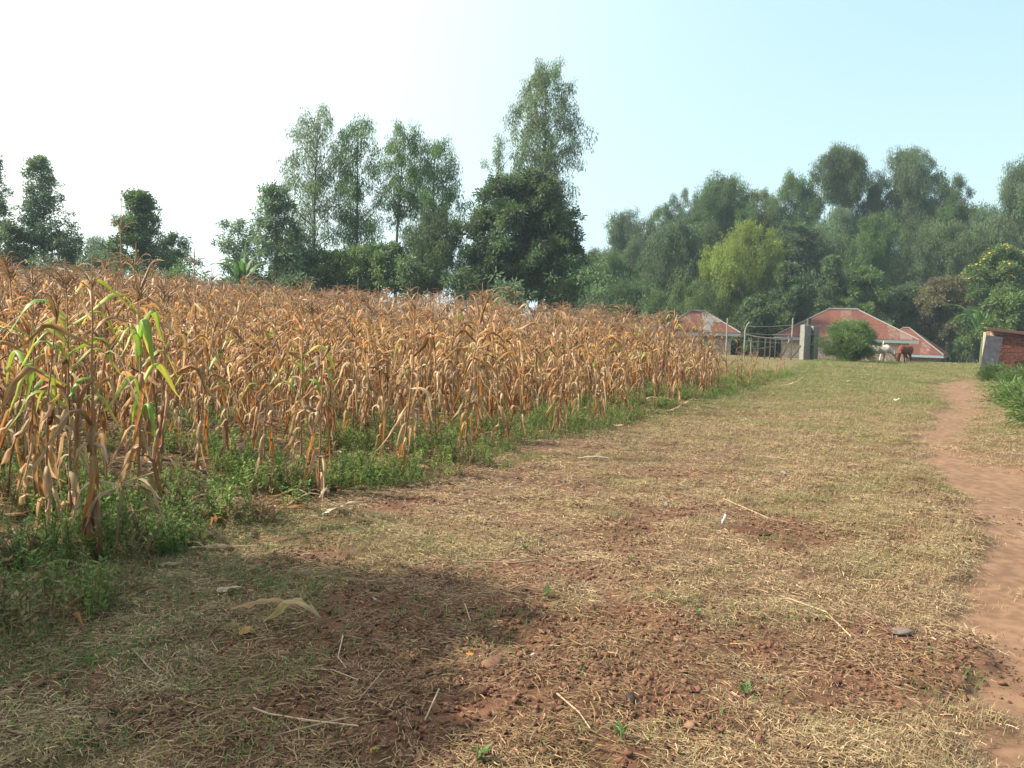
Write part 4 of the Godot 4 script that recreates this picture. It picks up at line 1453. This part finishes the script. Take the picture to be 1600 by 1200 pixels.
	scrap(508, 806, 0.07, 0.02, Color(0.510, 0.503, 0.490), "white paper scrap below the front row's middle")
	scrap(1224, 742, 0.05, 0.03, Color(0.490, 0.462, 0.422), "whitish scrap on the grass above the white-blue one", "paper_scrap")
	scrap(1401, 627, 0.16, 0.05, Color(0.510, 0.490, 0.449), "white scrap lying left of the path's far bend", "paper_scrap")
	scrap(1357, 586, 0.18, 0.06, Color(0.510, 0.496, 0.462), "white scrap on the far grass below the green bush", "paper_scrap")
	scrap(1349, 592, 0.16, 0.05, Color(0.510, 0.496, 0.462), "second white scrap on the far grass, lower left of the first", "paper_scrap")
	scrap(1325, 598, 0.16, 0.05, Color(0.476, 0.449, 0.394), "cream scrap on the far grass, leftmost of the three", "paper_scrap")
	scrap(1040, 792, 0.03, 0.03, Color(0.408, 0.408, 0.408), "tiny grey scrap in the mown grass left of the white-blue one", "paper_scrap")
	collapsed_plant()
	# green seedlings on the mown ground
	var g := RandomNumberGenerator.new()
	g.seed = 44
	var i := 0
	for a in [[820, 862, 0.09, "bright green seedling at the right tip of the shade"], [650, 940, 0.07, "green seedling on the soil at the shade's lower edge"], [660, 960, 0.06, "small seedling just below the one at the shade's lower edge"], [855, 935, 0.10, "upright yellow-green seedling left of the centre"], [905, 1052, 0.05, "dark green seedling on the soil right of the upright pebble"], [970, 1155, 0.10, "grassy green tuft near the bottom border, left of the brown lump"], [645, 1010, 0.05, "round-leaved seedling on the red soil"], [1385, 752, 0.08, "green seedling left of the path beyond the white-blue scrap"], [1175, 752, 0.1, "flat green weed on the grass above the red soil heap"], [985, 880, 0.08, "pale green seedling on the mown grass at the centre"], [1165, 1085, 0.09, "spreading green weed below the flat stone"], [1090, 965, 0.07, "dull green weed right of the dark red clod"], [745, 1192, 0.12, "broad green leaf weed at the bottom border"], [980, 700, 0.12, "bright green weed just off the field edge"]]:
		var b := MB.new()
		for k in 9:
			var an := g.randf() * TAU
			var d := Vector3(cos(an), g.randf_range(0.1, 1.2), sin(an)).normalized()
			b.leaflet(Vector3(0, a[2] * g.randf_range(0.0, 0.5), 0), d, d.cross(Vector3.UP).normalized(), a[2] * g.randf_range(0.35, 0.6), a[2] * g.randf_range(0.14, 0.28), Color(0.075, 0.15, 0.035) * g.randf_range(0.8, 1.3))
		b.tube([Vector3(0, -0.02, 0), Vector3(0.004, a[2] * 0.6, 0)], [0.003, 0.002], 4, Color(0.14, 0.22, 0.07), Color(0.14, 0.22, 0.07))
		var o := part("seedling", b.mesh(), mat("leaf"), self)
		o.position = on_ground(a[0], a[1])
		tag(o, a[3], "seedling", "green seedlings on the mown ground")
		i += 1


func collapsed_plant() -> void:
	var g := RandomNumberGenerator.new()
	g.seed = 71
	var p := on_ground(185, 872)
	var o := thing("broken_maize_plant", "collapsed maize plant with arching drooped leaves at the crop's near corner", "maize plant", p)
	var b := MB.new()
	b.tube([Vector3(-0.02, -0.05, 0), Vector3(0.0, 0.28, 0.0), Vector3(0.03, 0.52, -0.02), Vector3(0.2, 0.58, -0.1)], [0.013, 0.012, 0.01, 0.006], 6, Color(0.25, 0.16, 0.09), Color(0.35, 0.26, 0.14))
	part("stalk", b.mesh(), mat("stalk"), o)
	for a in [[PI + 0.1, 0.62, 0.07, 0.25, -1.15, Color(0.46, 0.36, 0.24)], [0.15, 0.6, 0.075, 0.1, -1.35, Color(0.36, 0.22, 0.1)], [0.5, 0.5, 0.05, 0.2, -1.1, Color(0.26, 0.20, 0.11)], [PI - 0.6, 0.45, 0.06, -0.4, -1.5, Color(0.42, 0.32, 0.22)], [2.2, 0.5, 0.06, -0.2, -1.3, Color(0.4, 0.28, 0.16)], [-1.2, 0.4, 0.05, 0.3, -1.2, Color(0.5, 0.38, 0.24)]]:
		var lb := MB.new()
		lb.blade(Vector3(0.02, 0.5, -0.01), a[0], a[1], a[2], a[3], a[4], 0.35, g.randf_range(-0.8, 0.8), 0.4, a[5], a[5] * 1.1, g, 10, 0.2, 0.16)
		part("leaf", lb.mesh(), mat("maize_leaf"), o)


# ---------------------------------------------------------------- grass, weeds, straw, clods
func build_ground_cover() -> void:
	var g := RandomNumberGenerator.new()
	g.seed = 101
	# patch meshes
	var straw := []
	for k in 4:
		var b := MB.new()
		for i in 44:
			var a := g.randf() * TAU if g.randf() < 0.65 else g.randf_range(-0.6, 0.6)
			var L := g.randf_range(0.015, 0.07) if g.randf() < 0.96 else g.randf_range(0.08, 0.17)
			var p := Vector3(g.randf_range(-0.16, 0.16), g.randf_range(0.004, 0.022), g.randf_range(-0.16, 0.16))
			var d := Vector3(cos(a), g.randf_range(-0.1, 0.22), sin(a))
			var bend := Vector3(-sin(a), 0, cos(a)) * g.randf_range(-0.3, 0.3)
			var w := g.randf_range(0.0014, 0.0028)
			var side := Vector3(-sin(a), g.randf_range(-0.6, 0.6), cos(a)).normalized() * w
			var col := Color(0.43, 0.33, 0.205).lerp(Color(0.13, 0.08, 0.05), g.randf()) * g.randf_range(0.8, 1.2)
			var n := b.v.size()
			for q in 3:
				var f := q / 2.0
				var m := p + d * L * f + bend * L * f * f + Vector3(0, -0.06 * L * f * f * 4.0 * 0.3, 0)
				b.vert(m + side * (1.0 - 0.5 * f), col)
				b.vert(m - side * (1.0 - 0.5 * f), col)
			b.quad(n, n + 1, n + 3, n + 2)
			b.quad(n + 2, n + 3, n + 5, n + 4)
		straw.append(b.mesh())
	var tufts := []
	for k in 4:
		tufts.append(grass_patch(g, 40, 0.15, 0.02, 0.065, 0.0022, 0.95))
	var lush := []
	for k in 4:
		lush.append(grass_patch(g, 30, 0.13, 0.10, 0.26, 0.0036, 0.55))
	var weeds := []
	for k in 4:
		var b := MB.new()
		for s in 6:
			var base := Vector3(g.randf_range(-0.16, 0.16), 0, g.randf_range(-0.16, 0.16))
			var H := g.randf_range(0.14, 0.34)
			var tip := base + Vector3(g.randf_range(-0.1, 0.1), H, g.randf_range(-0.1, 0.1))
			b.tube([base, base.lerp(tip, 0.5), tip], [0.0035, 0.003, 0.0015], 3, Color(0.9, 0.9, 0.6), Color.WHITE)
			for i in 22:
				var f := g.randf_range(0.15, 1.0)
				var an := g.randf() * TAU
				var d := Vector3(cos(an), g.randf_range(-0.1, 0.7), sin(an)).normalized()
				b.leaflet(base.lerp(tip, f), d, d.cross(Vector3.UP).normalized(), g.randf_range(0.02, 0.055), g.randf_range(0.009, 0.024), Color.WHITE * g.randf_range(0.7, 1.3))
		weeds.append(b.mesh())
	var clods := []
	for k in 3:
		var b := MB.new()
		for i in 14:
			var r := 0.002 + 0.011 * pow(g.randf(), 4.0)
			b.lump(Vector3(g.randf_range(-0.12, 0.12), r * 0.3, g.randf_range(-0.12, 0.12)), Vector3(r * g.randf_range(0.8, 1.5), r * 0.8, r), Color(0.115, 0.058, 0.037) * g.randf_range(0.6, 1.3), g, 0.45, 6, 4)
		clods.append(b.mesh())
	var husks := []
	for k in 3:
		var b := MB.new()
		for i in 5:
			b.blade(Vector3(g.randf_range(-0.3, 0.3), 0.015, g.randf_range(-0.3, 0.3)), g.randf() * TAU, g.randf_range(0.15, 0.4), g.randf_range(0.025, 0.05), g.randf_range(0.1, 0.5), -0.4, 0.5, g.randf_range(-1, 1), 0.5, dry_color(g) * 0.6, dry_color(g) * 0.6, g, 5)
		husks.append(b.mesh())

	var sets := {}
	for key in ["straw", "tuft", "lush", "weed", "clod", "husk"]:
		sets[key] = []
		for k in 4:
			sets[key].append([[], []])
	var drop := func(key: String, kinds: int, x: float, d: float, sc: float, tint: Color, sink: float) -> void:
		var k := g.randi() % kinds
		var slope := Vector3(ground_h(x - 0.1, d) - ground_h(x + 0.1, d), 0.2, ground_h(x, d + 0.1) - ground_h(x, d - 0.1)).normalized()
		var basis := Basis(Quaternion(Vector3.UP, slope)) * Basis(Vector3.UP, g.randf() * TAU)
		sets[key][k][0].append(Transform3D(basis.scaled(Vector3.ONE * sc), Vector3(x, ground_h(x, d) + sink, -d)))
		sets[key][k][1].append(tint)

	# mown ground
	var n := 0
	for i in 62000:
		var d := 2.7 + 52.0 * pow(g.randf(), 1.25)
		var x := d * g.randf_range(-0.72, 0.74)
		var s := inside_field(x, d)
		if s > 0.6:
			continue
		var pa := path_amount(x, d)
		var far := smoothstep(7.0, 28.0, d)
		var k := n_mid.get_noise_2d(x * 0.9 + 7.0, d * 0.9)
		var sc := clampf(0.85 + (d - 6.0) * 0.035, 0.8, 2.2) * g.randf_range(0.8, 1.25)
		if g.randf() < pa * 0.985:
			continue
		var bare := bare_amount(x, d)
		var right := smoothstep(-1.0, 2.5, x - 0.1 * d)
		var edge := smoothstep(-1.3, -0.3, s + k * 0.8)
		var greenish := clampf(0.6 * far + 0.6 * k + 0.25 * edge + 0.06, 0.0, 1.0)
		var dry := Color(1.0, 0.98, 0.92).lerp(Color(0.85, 0.95, 0.62), greenish) * g.randf_range(0.75, 1.2)
		if g.randf() < (0.88 - 0.25 * far - 0.46 * bare) * clampf(0.75 + 1.3 * n_mid.get_noise_2d(x * 2.3 - 40.0, d * 2.3), 0.15, 1.0):
			(drop as Callable).call("straw", 4, x, d, sc, dry * Color(1.0 - 0.35 * bare, 1.0 - 0.42 * bare, 1.0 - 0.45 * bare), 0.0)
		if g.randf() < (0.24 + 0.45 * right + 0.5 * far - 1.1 * bare + 0.6 * k):
			var c := Color(0.31, 0.24, 0.135).lerp(Color(0.14, 0.18, 0.06), clampf(greenish * 1.2 + g.randf_range(-0.25, 0.25), 0.0, 1.0))
			(drop as Callable).call("tuft", 4, x, d, sc * 1.05, c * g.randf_range(0.8, 1.2), -0.004)
		n += 1
	# green grass in the shade at the left and in odd tufts
	for i in 2600:
		var d := g.randf_range(3.0, 7.0)
		var x := d * g.randf_range(-0.7, 0.6)
		if inside_field(x, d) > 0.2 or path_amount(x, d) > 0.2:
			continue
		var want := smoothstep(-0.2, -2.6, x) * 0.9 + smoothstep(0.2, 0.55, n_mid.get_noise_2d(x * 2.2 + 50.0, d * 2.2)) * 0.5
		if g.randf() < want:
			(drop as Callable).call("tuft", 4, x, d, g.randf_range(0.7, 1.25), Color(0.10, 0.17, 0.05) * g.randf_range(0.8, 1.5), -0.004)
	# lush strip and weeds along and in the field
	for i in 15000:
		var t := -3.0 + 36.0 * pow(g.randf(), 1.3)
		var s := g.randf_range(-1.1, 9.0) if g.randf() < 0.75 else g.randf_range(-0.9, 1.5)
		var x := -3.0 + s * -0.898 + t * 0.439
		var d := 5.2 + s * 0.439 + t * 0.898
		if d < 2.8 or absf(x) > d * 0.75:
			continue
		var k := n_mid.get_noise_2d(x * 1.1 + 90.0, d * 1.1)
		var lim := -0.05 + k * 1.3 - 0.55 * smoothstep(2.0, 5.0, t)
		if s < lim:
			continue
		var tint := Color(0.11, 0.20, 0.045).lerp(Color(0.21, 0.25, 0.07), g.randf()) * g.randf_range(0.75, 1.25)
		if g.randf() < 0.18:
			tint = Color(0.21, 0.155, 0.08) * g.randf_range(0.7, 1.2)
		if g.randf() < 0.34 + k * 1.3 and s > -0.4:
			(drop as Callable).call("weed", 4, x, d, g.randf_range(0.4, 1.0) * (1.0 - 0.25 * smoothstep(2.0, 9.0, s)), tint, 0.0)
		elif s < 2.2 and g.randf() < 0.3 + k * 0.9:
			(drop as Callable).call("lush", 4, x, d, g.randf_range(0.45, 1.0) * (0.6 if s < -0.3 else 1.0), tint, 0.0)
		elif s > 0.0 and g.randf() < 0.2:
			(drop as Callable).call("husk", 3, x, d, g.randf_range(0.8, 1.3), Color.WHITE, 0.0)
	for i in 2600:
		var t := g.randf_range(-1.5, 7.0)
		var s := g.randf_range(-1.1, 3.2)
		var x := -3.0 + s * -0.898 + t * 0.439
		var d := 5.2 + s * 0.439 + t * 0.898
		var k := n_mid.get_noise_2d(x * 1.3 + 12.0, d * 1.3)
		if k < 0.22 * s - 0.18 or g.randf() < 0.55 or s < k * 0.9 - 1.1 * smoothstep(1.8, -0.5, t):
			continue
		var tint := Color(0.10, 0.19, 0.045).lerp(Color(0.20, 0.26, 0.07), g.randf()) * g.randf_range(0.75, 1.25)
		if g.randf() < 0.22:
			tint = Color(0.22, 0.165, 0.085) * g.randf_range(0.7, 1.2)
		if g.randf() < 0.2:
			(drop as Callable).call("husk", 3, x, d, g.randf_range(0.7, 1.2), Color.WHITE, 0.0)
		(drop as Callable).call("weed" if g.randf() < 0.75 else "lush", 4, x, d, g.randf_range(0.4, 1.35), tint, 0.0)
	# rough green beyond the path at the right and on the far brow
	for i in 9000:
		var d := g.randf_range(11.0, 53.0)
		var x := d * g.randf_range(0.2, 0.72)
		var right := smoothstep(0.0, 3.0, x - (0.535 * d + 0.9))
		var brow := smoothstep(38.0, 47.0, d)
		var shed := x > 21.3 and d > 36.0 and d < 43.0
		if inside_field(x, d) > -0.4 or path_amount(x, d) > 0.15 or shed:
			continue
		if g.randf() < right * 0.6 + brow * 0.45:
			(drop as Callable).call("lush", 4, x, d, g.randf_range(0.6, 1.2) * (1.0 + d * 0.01) * (0.4 if brow > 0.3 else 0.33), Color(0.15, 0.21, 0.07).lerp(Color(0.24, 0.25, 0.09), g.randf()) * g.randf_range(0.8, 1.2), 0.0)
	# crumbs of soil
	for i in 14000:
		var d := g.randf_range(2.7, 10.0)
		var x := d * g.randf_range(-0.7, 0.7)
		if inside_field(x, d) > 0.5:
			continue
		if g.randf() < bare_amount(x, d) * 0.4 + 0.08 + - 0.2 * path_amount(x, d):
			(drop as Callable).call("clod", 3, x, d, g.randf_range(0.6, 1.3), Color.WHITE * g.randf_range(0.85, 1.2), 0.0)

	for q in [["straw", "straw_litter", "cut dry straw strewn over the mown ground", straw], ["tuft", "short_grass", "short dry and green grass growing on the mown ground", tufts], ["lush", "tall_grass", "longer green grass along the field edge and the far brow", lush], ["weed", "undergrowth", "leafy green weeds growing between the maize", weeds], ["clod", "soil_crumbs", "crumbs of red soil scattered over the bare ground", clods], ["husk", "leaf_litter", "dead maize leaves littering the field floor", husks]]:
		var o := Node3D.new()
		o.name = q[1]
		o.set_meta("kind", "stuff")
		tag(o, q[2], {"straw": "straw", "tuft": "grass", "lush": "grass", "weed": "weeds", "clod": "soil", "husk": "leaf litter"}[q[0]])
		add_child(o)
		for k in q[3].size():
			if sets[q[0]][k][0].size():
				var m: Material = mat("straw", 0.8) if q[0] == "straw" else mat("soil_lump", 0.95) if q[0] == "clod" else mat("maize_leaf") if q[0] == "husk" else mat("grass", 0.7, 0.6)
				copies("patch", q[3][k], m, sets[q[0]][k][0], sets[q[0]][k][1], o)


func grass_patch(g: RandomNumberGenerator, n: int, spread: float, h0: float, h1: float, w: float, lean: float) -> Mesh:
	var b := MB.new()
	for i in n:
		var a := g.randf() * TAU
		var p := Vector3(g.randf_range(-spread, spread), -0.003, g.randf_range(-spread, spread))
		var H := g.randf_range(h0, h1)
		var dir := Vector3(cos(a), 0, sin(a))
		var side := Vector3(-sin(a), 0, cos(a)) * w * g.randf_range(0.7, 1.3)
		var L := g.randf_range(0.2, lean)
		var col := Color.WHITE * g.randf_range(0.7, 1.25)
		var k := b.v.size()
		for q in 4:
			var f := q / 3.0
			var m := p + dir * H * L * f * f * 1.2 + Vector3(0, H * f * (1.0 - 0.35 * L * f), 0)
			b.vert(m + side * (1.0 - 0.85 * f), col)
			b.vert(m - side * (1.0 - 0.85 * f), col)
		for q in 3:
			b.quad(k + q * 2, k + q * 2 + 1, k + q * 2 + 3, k + q * 2 + 2)
	return b.mesh()
